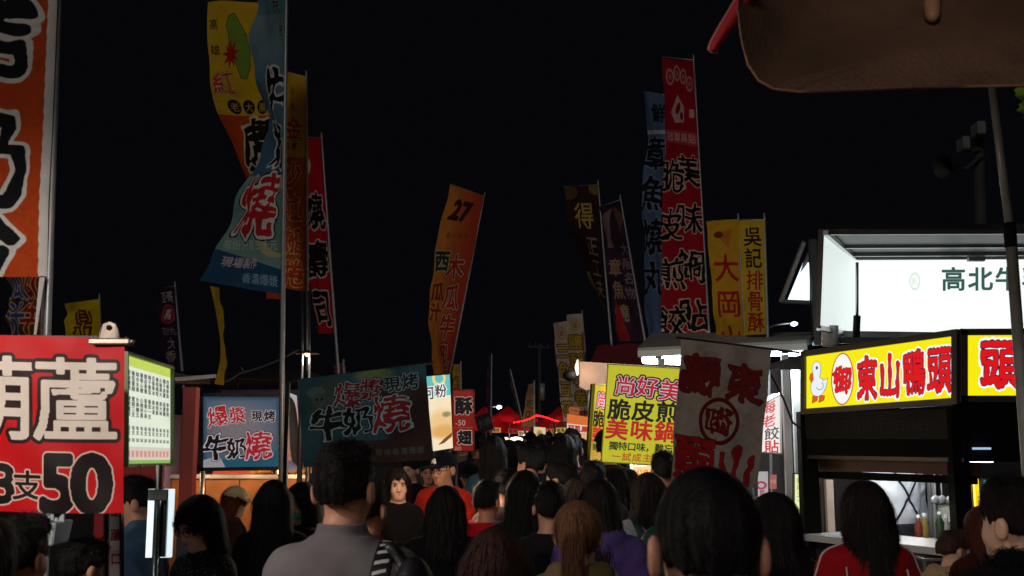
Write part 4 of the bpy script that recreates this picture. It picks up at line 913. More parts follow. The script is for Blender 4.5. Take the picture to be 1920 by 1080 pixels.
heap('tray of pale golden cakes near the right end of the milk cake counter', 566, 890, 9.8, .17, fry_m, 14, 'bun_tray', 'food tray')
t = thing('orange_crate', 'low orange crate on the milk cake counter below the square sign', 'crate', at(440, 893, 9.85)); p = Vector(t.location); mb = MB(); mb.hexa([p+Vector(v) for v in ((-.2, -.1, -.01), (.2, -.1, -.01), (.2, .1, -.01), (-.2, .1, -.01), (-.16, -.08, .1), (.16, -.08, .1), (.16, .08, .1), (-.16, .08, .1))]); mb.build('crate_body', red_m, t, bevel=.01)
mb = MB(); mb.box(p.x-.13, p.x+.13, p.y-.06, p.y+.06, p.z+.102, p.z+.12); mb.build('lid', mat('orange lid', (180, 60, 26), .5), t)
# disc shade lamp on a pole beside the blue flag
p = at(576, 664, 8.0); t = thing('disc_shade_lamp', 'round tin lamp shade on a pair of thin poles below the slim orange flag', 'lamp', (p.x, 8.0, 0))
mb = MB(); mb.lathe(p, [(.012, .03), (.03, .022), (.088, .004), (.09, 0), (.086, .0), (.03, .015), (0, .02)], 24); mb.build('shade', mat('lamp tin', (96, 80, 72), .35, .7), t, True)
mb = MB(); mb.ball(p+Vector((0, 0, -.0)), (.02, .02, .016)); mb.build('bulb', glow('small warm bulb', (255, 190, 140), 5), t, True); lamp(t, (1, .7, .5), 1.6, .03, p - Vector((p.x, 8.0, .04)))
for dx in (-.04, .012):
    mb = MB(); q_ = at(566, 540, 8.0); mb.tube([(p.x+dx, 8.03, 0), (p.x+dx, 8.03, p.z), (p.x+dx-.02, 8.03, at(0, 545, 8).z)], .009, 8); mb.build('pole', mat('bright steel', (190, 194, 198), .3, .9), t, True)
# ---------------------------------------------------------------- middle of the lane
c = Canvas(52, 142, (246, 226, 190), 4); c.rect(0, 0, 52, 40, (96, 190, 190)); c.ell(28, 6, 12, 12, (236, 214, 130), ring=3); c.ch('河', 2, 32, 26, (60, 46, 60), b=.02, o=[(.07, (248, 246, 240))]); c.ch('粉', 30, 30, 27, (60, 46, 60), b=.02, o=[(.07, (248, 246, 240))])
c.ell(30, 92, 34, 26, (240, 200, 140), soft=14).ell(30, 108, 30, 12, (226, 170, 96), soft=9).ell(40, 76, 10, 5, (150, 140, 96), soft=3).poly([(14, 132), (30, 122), (52, 112), (50, 120), (30, 130)], (120, 70, 36))
board('bright lit poster of noodles with a teal top, above the man in the cap', quadpx([(798, 706), (843, 702), (849, 840), (812, 846)], [9.6, 9.8, 9.8, 9.6]), c.image('noodle poster', .04), .03, False, emit=1.0, name='lit_poster', cat='poster', posts=((.9, .014),), back=white_paint)
c = Canvas(42, 116, (176, 34, 24), 4); c.ch('酥', 22, 30, 34, (20, 14, 14), b=.05, o=[(.045, (225, 190, 170))]); c.text('-50', 8, 62, 15, (230, 190, 170), b=.02); c.rect(0, 71, 42, 72.5, (210, 90, 70)); c.ch('翅', 24, 90, 27, (30, 24, 24), b=.05, o=[(.06, (225, 205, 190))]); c.text('80', 8, 111, 13, (220, 170, 150), b=.01)
board('red price sign with a black character over -50, right of the noodle poster', Q4(848, 731, 846, 889, 731, 846, 10.4), c.image('red fried food sign', .08), .03, True, .012, emit=.45, name='price_sign', cat='sign', frame_mat=mat('red frame', (120, 16, 14), .4), posts=((.2, .014),))
c = Canvas(34, 34, (60, 56, 78), 3); c.text('大腸', 10, 16, 15, (130, 126, 140), b=.02, rot=-.3)
board('small dim grey sign tilted among the red tents', quadpx([(890, 782), (918, 772), (926, 804), (897, 814)], 14), c.image('small grey sign'), .02, False, name='sign', cat='sign', posts=((.5, .012),))
c = Canvas(56, 70, (236, 122, 56), 3); c.rect(0, 26, 56, 50, (236, 232, 214)); c.text('豆乳雞', 11, 38, 19, (200, 44, 30), step=18, b=.04); c.rect(0, 52, 56, 70, (244, 190, 140))
board('small orange lit sign with three red characters under the pale flags', Q4(1063, 776, 824, 1104, 782, 826, 15), c.image('orange fried chicken sign', .04), .05, False, emit=.8, name='sign_lightbox', cat='light box', posts=((.5, .02),))
c = Canvas(26, 40, (214, 120, 60), 3); c.text('炸雞', 8, 18, 10, (120, 50, 30), b=.02)
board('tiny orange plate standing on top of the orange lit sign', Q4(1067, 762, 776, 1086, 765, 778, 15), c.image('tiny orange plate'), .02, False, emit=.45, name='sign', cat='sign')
c = Canvas(24, 26, (236, 220, 180), 3); c.ell(12, 12, 7, 8, (230, 160, 60)).ell(12, 12, 4, 4, (80, 140, 150))
board('little cream sign with a round orange mark under the red light string', Q4(1001, 800, 832, 1023, 802, 832, 19), c.image('little cream sign'), .03, False, emit=.8, name='sign', cat='sign')
def yellow_sign(cv, cut=0):
    cv.ch('尚', 34, 40, 40, (206, 24, 60), b=.03, o=[(.045, (240, 225, 225)), (.12, (24, 14, 18))], rot=.08, rough=.12); cv.ch('好', 74, 40, 42, (206, 24, 60), b=.03, o=[(.045, (240, 225, 225)), (.12, (24, 14, 18))], rot=.08, rough=.12); cv.ch('美', 115, 44, 42, (206, 24, 60), b=.03, o=[(.045, (240, 225, 225)), (.12, (24, 14, 18))], rot=.08, rough=.12)
    cv.text('脆皮煎', 26, 86, 42, (20, 24, 22), step=43, b=.03, rot=.03); cv.text('美味鍋', 24, 124, 42, (214, 36, 34), step=44, b=.03, rot=.04)
    cv.text('獨特口味，難忘的', 20, 156, 17, (30, 32, 26), step=16.4, b=.025, rot=.03); cv.text('一試成主顧', 26, 176, 17, (214, 90, 30), step=18.5, b=.02, rot=.04); return cv
c = yellow_sign(Canvas(142, 188, (226, 222, 48), 4))
t = board('bright yellow hanging sign for crispy pan-fried dumplings, five lines of writing', quadpx([(1140, 683), (1288, 692), (1276, 874), (1127, 866)], 7.6), c.image('yellow dumpling sign', .05), .02, True, .006, emit=.66, name='hanging_sign', cat='sign', frame_mat=mat('yellow edge', (180, 176, 30), .5))
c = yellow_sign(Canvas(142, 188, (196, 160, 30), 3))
board('darker twin of the yellow dumpling sign, mostly hidden behind its left edge', quadpx([(1113, 720), (1182, 722), (1172, 866), (1103, 862)], [9.0, 9.6, 9.6, 9.0]), c.image('darker dumpling sign', .1), .03, True, .008, emit=.14, name='hanging_sign', cat='sign', frame_mat=mat('yellow edge', (180, 176, 30)))  # face is not backlit, a faint glow is added to its print
# grey cloth banner
c = Canvas(185, 270, (150, 142, 134), 3.4)
c.ch('鴨', 44, 64, 84, (108, 30, 34), b=.06, o=[(.02, (60, 20, 22))], rough=.35, mirror=True); c.ch('東', 136, 74, 78, (108, 30, 34), b=.06, o=[(.02, (60, 20, 22))], rough=.35, mirror=True)
c.ell(88, 150, 38, 42, (90, 18, 22), ring=3.6); c.ch('御', 88, 150, 56, (100, 18, 24), b=.05, rough=.35, mirror=True)
c.ch('頭', 44, 224, 84, (150, 26, 32), b=.06, o=[(.02, (60, 20, 22))], rough=.45, mirror=True); c.ch('山', 132, 236, 88, (150, 26, 32), b=.05, o=[(.02, (60, 20, 22))], rough=.45, mirror=True)
t = board('grey cloth banner seen from behind, with a ringed red character in its centre', quadpx([(1276, 636), (1447, 656), (1421, 915), (1258, 900)], [5.5, 5.7, 5.7, 5.5]), c.image('grey cloth banner', .22), 0, None, rough=.85, name='hanging_banner', cat='banner', nx=40, ny=50, warp=.010, transl=.3, bump=.2)
mb = MB(); a, b = at(1268, 633, 5.52), at(1498, 661, 5.85); mb.tube([a, b], .007, 6); mb.build('hanging_rod', dark_steel, t)
t = thing('stay_rope', 'thin dark rope running down from the grey banner rod to the dark stall', 'rope', at(1448, 700, 5.8)); mb = MB(); mb.tube([at(1446, 702, 5.75), at(1470, 750, 5.8), at(1486, 792, 5.9), at(1500, 802, 6.0)], .006, 6); mb.build('rope', dark_steel, t)
# red parasol with pale valance over the yellow sign
t = thing('red_awning', 'dark red awning with a pale brown valance above the yellow sign', 'awning', (at(1180, 690, 10.5).x, 10.5, 0))
rd = mat('dark red canvas', (120, 16, 26), .8, 0, .2, 3); bv = mat('pale brown canvas', (176, 140, 116), .8, 0, .15, 4)
T, e0, e1, ef = at(1190, 640, 11.6), at(1086, 678, 10.2), at(1290, 690, 10.2), at(1120, 668, 13)
mb = MB(); rows = []
for i in range(8):
    u = i/7; rows.append([sub(sub(at(1120, 648, 12.6), at(1260, 640, 12.4), j/9), sub(e0, e1, j/9), u)+Vector((0, 0, -.10*math.sin(u*math.pi)+.012*math.sin(j*2.2))) for j in range(10)])
mb.grid(rows); mb.build('canvas_roof', rd, t, True)
mb = MB(); mb.grid([[sub(e0, e1, j/15)+Vector((0, -.01+.02*math.sin(j*1.9)*i/3, -.24*i/3-(.03 if j % 2 else 0)*(i == 3))) for j in range(16)] for i in range(4)]); mb.build('valance', bv, t, True)
mb = MB(); mb.grid([[sub(e0, at(1100, 655, 13), j/7)+Vector((0, 0, -.22*i/2)) for j in range(8)] for i in range(3)]); mb.build('valance', bv, t, True)
for p in (e0+Vector((.1, .05, 0)), e1+Vector((-.1, .05, 0))):
    mb = MB(); mb.tube([(p.x, p.y, 0), (p.x, p.y, p.z)], .02, 8); mb.build('post', steel, t, True)
p = at(1081, 688, 10.1); l = thing('lamp_tube', 'short upright white lamp at the left tip of the red awning', 'lamp', p); mb = MB(); mb.tube([p+Vector((.012, 0, .07)), p+Vector((0, 0, 0)), p+Vector((.008, 0, -.08))], [.006, .018, .006], 8); mb.build('tube', glow('white slit', (255, 240, 210), 1.4), l, True)
mb = MB(); mb.ball(at(1070, 704, 10.15), (.075, .05, .055)); mb.build('lamp_hood', black_paint, l, True); lamp(l, (1, .8, .6), 2, .03, (0, -.05, -.05))
# --- white stall with the tube lamp
t = thing('food_stall', 'white framed stall with a blazing tube lamp behind the grey banner', 'stall', (at(1350, 800, 9.2).x, 9.2, 0))
r0, r1, b0, b1 = at(1196, 664, 8.6), at(1512, 650, 8.2), at(1222, 634, 10.6), at(1540, 632, 10.4)
mb = MB(); mb.hexa([r0, r1, b1, b0, r0+Vector((0, 0, .05)), r1+Vector((0, 0, .05)), b1+Vector((0, 0, .05)), b0+Vector((0, 0, .05))]); mb.build('roof', mat('pale roof panel', (150, 150, 146), .5, .1, .15, 3), t)
for k in range(4):
    u = (k+.5)/4; mb = MB(); mb.beam(sub(r0, r1, u)-Vector((0, 0, .03)), sub(b0, b1, u)-Vector((0, 0, .03)), .035, .05); mb.build('roof_rib', steel, t)
mb = MB(); mb.beam(r0+Vector((0, -.02, .0)), r1+Vector((0, -.02, .0)), .05, .03); mb.build('roof_edge', white_paint, t)
for a_, D_ in ((1472, 8.4), (1490, 8.9), (1240, 8.8)):
    a = at(a_, 690, D_); mb = MB(); mb.beam((a.x, D_, 0), (a.x, D_, r0.z-.02), .055, .045); mb.build('post', white_paint, t)
a, b = at(1505, 680, 9.0), at(1525, 1000, 9.0); mb = MB(); mb.box(a.x-.05, b.x+.1, 9.0, 9.04, 1.25, a.z); mb.build('white_panel', white_paint, t)
mb = MB(); a, b = at(1150, 905, 9.3), at(1500, 905, 9.3); mb.box(a.x, b.x, 9.0, 9.6, 0, 1.12); mb.build('counter', mat('stainless counter', (140, 142, 140), .3, .8, .1, 5), t)
mb = MB(); mb.box(at(1250, 905, 9.3).x, b.x+1, 11.2, 11.25, 0, r0.z+.1); mb.build('back_wall', mat('dim back wall', (92, 88, 86), .7, 0, .25, 2), t)
p = at(1243, 672, 9.2); l = thing('fluorescent_lamp', 'blazing white fluorescent lamp under the roof left of the grey banner', 'lamp', p)
mb = MB(); mb.tube([p+Vector((-.16, 0, 0)), p+Vector((.36, .25, 0))], .045, 12); mb.build('tube', glow('fluorescent tube', (225, 240, 255), 22), l, True)
mb = MB(); mb.beam(p+Vector((-.18, .01, .055)), p+Vector((.38, .26, .055)), .10, .015); mb.build('reflector', white_paint, l); lamp(l, (.9, .95, 1), 20, .1, (.1, 0, -.12))
p = at(1460, 664, 8.9); l = thing('fluorescent_lamp', 'white fluorescent lamp under the roof between the grey banner and the dark stall', 'lamp', p)
mb = MB(); mb.tube([p+Vector((-.22, 0, 0)), p+Vector((.20, .05, .01))], .022, 10); mb.build('tube', glow('second tube', (225, 240, 255), 16), l, True); mb = MB(); mb.beam(p+Vector((-.24, 0, .035)), p+Vector((.22, .05, .045)), .08, .012); mb.build('reflector', white_paint, l); lamp(l, (.9, .95, 1), 26, .1, (0, -.1, -.12))
c = Canvas(34, 106, (250, 238, 236), 4); c.text('海老餃', 14, 16, 26, (224, 90, 90), step=26, vert=True, b=.02); c.rect(0, 56, 34, 106, (250, 244, 240)); c.ch('餃', 20, 68, 26, (30, 26, 30), b=.01); c.ch('貼', 20, 93, 26, (216, 40, 40), b=.02)
board('white light box reading 餃貼 between the grey banner and the white post', [at(1424, 760, 8.2), at(1462, 738, 8.6), at(1462, 851, 8.6), at(1424, 848, 8.2)], c.image('dumpling light box', .03), .06, True, .01, emit=.95, name='sign_lightbox', cat='light box', frame_mat=white_paint)
c = Canvas(24, 60, (232, 228, 232), 3); c.ell(8, 30, 10, 7, (214, 90, 120), ring=2); c.text('餃', 10, 45, 12, (200, 80, 90), b=.02)
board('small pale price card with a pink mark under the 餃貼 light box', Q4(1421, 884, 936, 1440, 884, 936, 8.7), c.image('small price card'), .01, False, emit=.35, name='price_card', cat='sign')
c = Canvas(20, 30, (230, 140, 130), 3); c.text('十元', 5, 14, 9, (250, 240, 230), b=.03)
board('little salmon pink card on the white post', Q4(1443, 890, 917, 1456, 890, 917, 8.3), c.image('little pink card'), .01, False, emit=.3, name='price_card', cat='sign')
c = Canvas(36, 80, (240, 246, 176), 3); c.text('鍋貼五十', 12, 14, 13, (160, 170, 110), vert=True, b=.02)
board('pale yellow lit panel left of the dark stall post', Q4(1488, 888, 962, 1523, 888, 966, 7.8), c.image('pale yellow panel', .03), .04, True, .008, emit=.95, name='sign_lightbox', cat='light box')
c = Canvas(36, 30, (230, 190, 150), 3); c.ell(18, 16, 12, 9, (210, 110, 50)).ell(22, 14, 7, 4, (240, 220, 170))
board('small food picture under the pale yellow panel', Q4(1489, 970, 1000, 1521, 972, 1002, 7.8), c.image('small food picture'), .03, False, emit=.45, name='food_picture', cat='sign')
t = thing('steel_counter', 'bright white counter front left of the dark stall post', 'counter', (at(1505, 1040, 7.6).x, 7.6, 0)); a, b = at(1484, 1004, 7.6), at(1526, 1100, 7.6)
mb = MB(); mb.box(a.x, b.x, 7.6, 8.4, 0, a.z); mb.build('counter_body', white_paint, t); mb = MB(); mb.box(a.x-.02, b.x+.02, 7.57, 8.42, a.z+.001, a.z+.03); mb.build('counter_top', steel, t)
# glowing food racks of the dumpling stall
t = thing('food_rack', 'rack of golden snacks glowing under the yellow sign', 'rack', (at(1195, 900, 9.7).x, 9.7, 0)); x0, x1 = at(1168, 0, 9.7).x, at(1222, 0, 9.7).x
for k, py in enumerate((872, 892, 912, 934)):
    z_ = at(0, py, 9.7).z; mb = MB(); mb.box(x0, x1, 9.6, 9.9, z_-.012, z_); mb.build('shelf', steel, t)
    for j in range(5):
        mb = MB(); mb.ball((x0+(x1-x0)*(j+.5)/5, 9.68, z_+.028), (.022, .03, .028), None, 8, 5); mb.build('snack', (fry_m, bun_m)[(j+k) % 2], t, True)
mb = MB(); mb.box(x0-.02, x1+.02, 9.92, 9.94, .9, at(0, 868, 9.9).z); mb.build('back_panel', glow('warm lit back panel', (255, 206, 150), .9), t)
for xx in (x0, x1): mb = MB(); mb.box(xx-.012, xx+.012, 9.6, 9.9, 0, at(0, 868, 9.7).z); mb.build('upright', steel, t)
lamp(t, (1, .75, .45), 5, .05, (0, -.25, at(0, 866, 9.7).z))
# --- white truck stall with the long lit board
glassw = mat('white side panel', (212, 220, 216), .4, 0, .05, 4)
t = thing('food_truck', 'white food truck with its hatch raised over a long glowing name board', 'food truck', (at(1720, 700, 8.2).x, 8.2, 0))
c = Canvas(400, 145, (244, 250, 248), 2.6); c.ell(108, 46, 9, 15, (214, 226, 216), ring=1.5); c.ch('乳', 108, 46, 14, (205, 218, 208))
for i, g_ in enumerate('高北牛乳大王'): c.ch(g_, 180+i*50, 42, 47, (50, 84, 76), b=.028)
q = Q4(1606, 483, 626, 2010, 480, 626, 8.0)
P = [[sub(sub(q[0], q[1], j/6), sub(q[3], q[2], j/6), i/3) for j in range(7)] for i in range(4)]
mb = MB(); mb.grid(P); nb = mb.build('name_board', printed('print of name board', c.image('name board', .02), 1.12, .5), t)
lo, hi = q[3], q[1]
mb = MB(); mb.box(q[0].x-.02, q[1].x, 8.02, 8.08, lo.z-.02, q[0].z+.02); mb.build('board_box', white_paint, t)
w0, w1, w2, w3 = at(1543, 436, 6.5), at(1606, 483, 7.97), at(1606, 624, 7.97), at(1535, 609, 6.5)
mb = MB(); mb.grid([[sub(sub(w0, w1, j/4), sub(w3, w2, j/4), i/4) for j in range(5)] for i in range(5)]); mb.build('side_panel', glow('white side panel with added glow', (232, 244, 240), .85), t)  # plain panel, its glow stands in for light falling on it
mb = MB(); mb.beam(w0+Vector((-.012, -.01, .02)), w3+Vector((-.012, -.01, -.02)), .028, .03); mb.build('panel_edge', mat('brushed aluminium', (190, 194, 192), .3, .8, .08, 8), t)
mb = MB(); mb.beam(w3+Vector((0, 0, -.02)), w2+Vector((0, 0, -.02)), .03, .03); mb.build('panel_edge', mat('brushed aluminium', (190, 194, 192)), t)
h0, h1, h2, h3 = at(1548, 430, 6.4), at(2060, 428, 6.4), at(2040, 478, 7.95), at(1604, 480, 7.95)
hatch = mat('dark hatch panel', (62, 72, 72), .45, .2, .15, 3)
mb = MB(); up = Vector((0, 0, .03)); mb.hexa([h0, h1, h2, h3, h0+up, h1+up, h2+up, h3+up]); mb.build('raised_hatch', hatch, t)
for u in (.0, .93):
    a, b = sub(h0, h1, u), sub(h3, h2, u); mb = MB(); mb.beam(a-Vector((0, 0, .02)), b-Vector((0, 0, .02)), .03, .03); mb.build('hatch_rib', mat('brushed aluminium', (190, 194, 192)), t)
for v_, wz in ((.04, .03), (.55, .02), (.86, .03), (.97, .05)):
    a, b = sub(h0, h3, v_), sub(h1, h2, v_); mb = MB(); mb.beam(a-Vector((0, 0, .012)), b-Vector((0, 0, .012)), wz, .02); mb.build('hatch_rail', mat('brushed aluminium', (190, 194, 192)), t)
for u in (.52, .86):
    a = sub(sub(h0, h1, u), sub(h3, h2, u), .9); mb = MB(); mb.box(a.x-.06, a.x+.06, a.y-.02, a.y+.02, a.z-.06, a.z-.03); mb.build('hinge', steel, t)
a, b = at(1607, 492, 7.2), at(1607, 592, 7.2); mb = MB(); mb.tube([a, b], .011, 8); mb.build('gas_strut', mat('bright steel', (190, 194, 198)), t, True)
mb = MB(); mb.tube([b, at(1605, 640, 7.2)], .024, 10); mb.build('strut_cylinder', black_paint, t, True)
for k, (py, dd) in enumerate(((632, 7.9), (644, 7.7))):
    a, b = at(1545, py-6, dd-.6), at(2030, py, dd); mb = MB(); mb.beam(a, b, .04, .05); mb.build('sill_rail', (white_paint, mat('brushed aluminium', (190, 194, 192)))[k], t)
a, b = at(1590, 655, 8.1), at(2040, 655, 8.1); mb = MB(); mb.box(a.x, b.x, 8.1, 10.2, .5, a.z); mb.build('truck_body', mat('truck shell', (60, 62, 64), .5, .2, .1, 4), t)
for xx in (a.x+.5, b.x-.6):
    for yy in (8.2, 10): mb = MB(); mb.tube([(xx, yy-.1, .32), (xx, yy+.1, .32)], .32, 20); mb.build('wheel', shoe_m, t, True)
a = at(1557, 640, 6.9); mb = MB(); mb.tube([(a.x, 6.9, a.z+.1), (a.x, 6.9, a.z-.03)], .055, 14); mb.build('end_cap', white_paint, t, True)
# small side hatch on its left
t = thing('side_hatch', 'small tilted white hatch with a glowing underside left of the food truck', 'hatch', at(1500, 560, 9.0))
a, b, c_, d_ = at(1509, 455, 8.9), at(1534, 458, 8.7), at(1530, 570, 8.7), at(1466, 566, 9.2)
mb = MB(); mb.box(a.x, b.x, 8.74, 8.80, at(0, 652, 9).z, a.z); mb.build('side_wall', mat('dark hatch panel', (72, 86, 84)), t)
mb = MB(); al = mat('brushed aluminium', (190, 194, 192)); mb.beam(a+Vector((-.02, -.05, 0)), d_+Vector((-.02, -.05, 0)), .03, .05); mb.build('hatch_edge', al, t)
mb = MB(); mb.beam(sub(a, d_, .12)+Vector((.06, 0, -.03)), d_+Vector((.07, 0, .02)), .025, .04); mb.build('hatch_edge', al, t)
mb = MB(); mb.beam(d_+Vector((-.02, -.04, 0)), at(1533, 568, 8.85), .025, .05); mb.build('hatch_rail', al, t)
mb = MB(); g0, g1, g2, g3 = at(1507, 492, 9.0), at(1518, 492, 8.95), at(1518, 566, 8.95), at(1478, 562, 9.12); mb.hexa([g3, g2, g2+Vector((0, .03, 0)), g3+Vector((0, .03, 0)), g0, g1, g1+Vector((0, .03, 0)), g0+Vector((0, .03, 0))]); mb.build('light_panel', glow('hatch light', (226, 246, 255), 1.3), t)
# --- dark duck stall with the yellow sign boxes
SD = 5.6; fr_m = mat('grey sign frame', (96, 92, 86), .45, .4, .12, 6)
def duck(c, x, y, s_):
    c.poly([(x-16*s_, y-10*s_), (x-18*s_, y-2*s_), (x-14*s_, y+7*s_), (x-8*s_, y+2*s_), (x-6*s_, y-14*s_)], (230, 90, 30), (60, 20, 10), .8)
    W_, O_ = (236, 242, 248), (60, 90, 140)
    c.ell(x-2*s_, y-22*s_, 10.6*s_, 13.6*s_, O_).ell(x+1*s_, y+18*s_, 17*s_, 20.6*s_, O_).poly([(x+8*s_, y+10*s_), (x+24*s_, y+2*s_), (x+18*s_, y+26*s_)], W_, O_, .8).poly([(x-11*s_, y-16*s_), (x+8*s_, y-16*s_), (x+4*s_, y+6*s_), (x-6*s_, y+10*s_)], W_, O_, .8)
    c.ell(x-2*s_, y-22*s_, 9.8*s_, 12.8*s_, W_).ell(x+1*s_, y+18*s_, 16.2*s_, 19.8*s_, W_).ell(x-2*s_, y-4*s_, 7*s_, 10*s_, W_); c.ell(x-1*s_, y-22*s_, 2.4*s_, 3.4*s_, (20, 30, 50)); c.ell(x+6*s_, y+16*s_, 8*s_, 8*s_, O_, ring=.5); c.ell(x+3*s_, y+12*s_, 8*s_, 8*s_, W_)
    for dx in (-10, 6): c.poly([(x+dx*s_, y+36*s_), (x+(dx+11)*s_, y+38*s_), (x+(dx+9)*s_, y+46*s_), (x+(dx-2)*s_, y+50*s_)], (230, 84, 30), (60, 20, 10), .8)
c = Canvas(290, 112, (250, 236, 10), 3.4); duck(c, 28, 50, .92)
c.ell(81, 56, 23, 48, (176, 22, 26)); c.ell(81, 56, 21.4, 46.4, (252, 250, 244)); kw = dict(b=.035, o=[(.022, (20, 20, 60)), (.06, (250, 250, 250)), (.08, (255, 255, 255))], rough=.16, drip=.03)
c.ch('御', 81, 58, 50, (222, 18, 24), b=.04, o=[(.02, (40, 16, 40))], sx=.74, rough=.22, drip=.05)
for i, g_ in enumerate('東山鴨頭'): c.ch(g_, 130+i*44, 60-i, 80, (222, 18, 24), sx=.52, **kw)
q1 = Q4(1509, 664, 772, 1793, 624, 752, 6.55, SD)
t = board('yellow light box with a white duck, on the left face of the dark stall', q1, c.image('duck sign', .02), .2, True, .034, emit=1.0, name='sign_lightbox', cat='light box', frame_mat=fr_m)
c = Canvas(230, 130, (250, 236, 10), 3); c.ch('頭', 70, 62, 100, (222, 18, 24), sx=.8, **kw); c.ch('鴨', 170, 62, 100, (222, 18, 24), sx=.8, **kw)
q2 = Q4(1806, 623, 748, 2036, 622, 748, SD-.02)
t = board('yellow light box with one huge red character, on the right face of the dark stall', q2, c.image('duck sign right', .02), .2, True, .034, emit=1.0, name='sign_lightbox', cat='light box', frame_mat=fr_m)
t = thing('food_stall', 'black stall with an open serving window under the yellow light boxes', 'stall', (at(1660, 900, 6).x, 6.0, 0))
L, Cn, Rr = at(1509, 772, 6.55), at(1799, 756, SD), at(2036, 756, SD)
zt, zb = at(0, 760, 6).z-.02, at(0, 866, SD).z
def wallseg(A, B, z0, z1, th, name, m, tt=t, inset=0):
    A, B = Vector((A.x, A.y, 0)), Vector((B.x, B.y, 0)); n_ = (B-A).normalized(); n_ = Vector((-n_.y, n_.x, 0))
    if n_.y < 0: n_ = -n_
    A, B = A+n_*inset, B+n_*inset; mb = MB(); mb.hexa([A+Vector((0, 0, z0)), B+Vector((0, 0, z0)), B+n_*th+Vector((0, 0, z0)), A+n_*th+Vector((0, 0, z0)), A+Vector((0, 0, z1)), B+Vector((0, 0, z1)), B+n_*th+Vector((0, 0, z1)), A+n_*th+Vector((0, 0, z1))]); return mb.build(name, m, tt)
ztL = q1[3].z-.02
c = Canvas(290, 40, (9, 9, 10), 3); c.text('吾成商旅行', 62, 20, 22, (34, 34, 37), step=22, b=.0, sx=.9); c.text('7559885', 174, 20, 20, (34, 34, 37), b=.0)
fa, fb = at(1509, 774, 6.56), at(1795, 762, SD+.01); zf0 = fa.z-.16
mb = MB(); mb.grid([[Vector((fa.x, fa.y, fa.z)), Vector((fb.x, fb.y, fa.z))], [Vector((fa.x, fa.y, zf0)), Vector((fb.x, fb.y, zf0))]]); fs = mb.build('fascia_print', printed('print of dark fascia', c.image('dark fascia', .1), 0, .5), t)
wallseg(L, Cn, zb, fa.z+.01, .05, 'fascia', black_paint, inset=.03); wallseg(Cn, Rr, zb, at(0, 752, SD).z, .05, 'fascia', black_paint, inset=.03)
wallseg(L, Cn, zf0-.10, zf0-.005, .05, 'fascia_step', black_paint, inset=.008); wallseg(L, Cn, zb-.001, zb+.02, .04, 'fascia_edge', mat('dull edge strip', (70, 60, 54), .4, .3), inset=.005)
wallseg(L, Cn, at(0, 890, 6.1).z+.01, zb-.003, .04, 'window_trim', mat('brown window trim', (112, 78, 64), .6, 0, .1, 6), inset=.10)
wallseg(L, Cn, at(0, 902, 6.1).z, at(0, 890, 6.1).z+.006, .04, 'window_bar', black_paint, inset=.07)
for P_, wd in ((L+Vector((.03, .02, 0)), .10), (Cn, .085), (Rr, .09)):
    mb = MB(); mb.beam((P_.x, P_.y+.06, 0), (P_.x, P_.y+.06, zt), wd, wd); mb.build('post', black_paint, t)
wallseg(L, Cn, .1, 1.02, .06, 'front_wall', mat('steel front', (90, 92, 94), .35, .7, .1, 6), inset=.05); wallseg(Cn, Rr, .1, 1.02, .06, 'front_wall', mat('steel front', (90, 92, 94)), inset=.05)
wallseg(L, Cn, 1.022, 1.06, .42, 'counter', white_paint, inset=-.05); wallseg(Cn, Rr, 1.022, 1.06, .42, 'counter', white_paint, inset=-.05)
zc = zt+.02; mb = MB(); pts = [L, Cn, Rr, Vector((Rr.x, 8.0, 0)), Vector((L.x, 8.0, 0))]; n_ = len(mb.v); mb.v += [(p.x, p.y+.03, zc+.33) for p in pts]; mb.f.append(tuple(range(5))); mb.uv.append(((0, 0),)*5); mb.build('roof', black_paint, t)
# inside
ins = thing('back_shelf', 'lit back shelf unit inside the black stall with white and cream panels', 'shelf', (at(1700, 900, 7.8).x, 7.8, 0))
def inbox(x0, y0, x1, y1, D, m, name, th=.05):
    a, b = at(x0, y0, D), at(x1, y1, D); mb = MB(); mb.box(a.x, b.x, D, D+th, b.z, a.z); return mb.build(name, m, ins)
inbox(1540, 860, 1815, 1070, 7.9, mat('dim inner wall', (96, 92, 90), .6, 0, .15, 3), 'back_wall')
inbox(1549, 900, 1568, 1040, 7.3, mat('cream panel', (208, 186, 168), .6), 'cream_panel'); inbox(1750, 896, 1757, 1020, 7.3, white_paint, 'white_upright'); inbox(1744, 896, 1749, 1020, 7.3, steel, 'steel_upright')
inbox(1716, 902, 1744, 1016, 7.6, mat('black cupboard', (24, 24, 26), .4), 'cupboard'); inbox(1758, 942, 1800, 1018, 7.4, mat('white cupboard', (228, 232, 214), .5), 'white_cupboard'); inbox(1760, 895, 1800, 940, 7.4, mat('black cupboard', (24, 24, 26)), 'cupboard')
inbox(1752, 938, 1800, 943, 7.35, mat('yellow strip', (230, 220, 80), .5), 'yellow_edge'); inbox(1560, 1016, 1815, 1024, 7.0, steel, 'shelf_board', .5)
A, B = at(1700, 878, 6.9), at(1800, 878, 6.9)
l = thing('fluorescent_lamp', 'white tube lamp on the ceiling inside the black stall', 'lamp', (A.x, 6.9, at(0, 862, 6.9).z)); p = Vector(l.location)
mb = MB(); mb.tube([p+Vector((-.55, .0, 0)), p+Vector((.55, 0, 0))], .018, 10); mb.build('tube', glow('stall tube', (240, 246, 255), 9), l, True); mb = MB(); mb.box(p.x-.6, p.x+.6, 6.86, 6.94, p.z+.03, p.z+.05); mb.build('reflector', white_paint, l)
lamp(l, (1, .97, .93), 6.5, .1, (0, -.05, -.08), 'POINT')
c = Canvas(40, 24, (60, 170, 90), 3); c.ell(26, 12, 9, 7, (110, 210, 110)).ell(10, 8, 10, 5, (90, 200, 170))
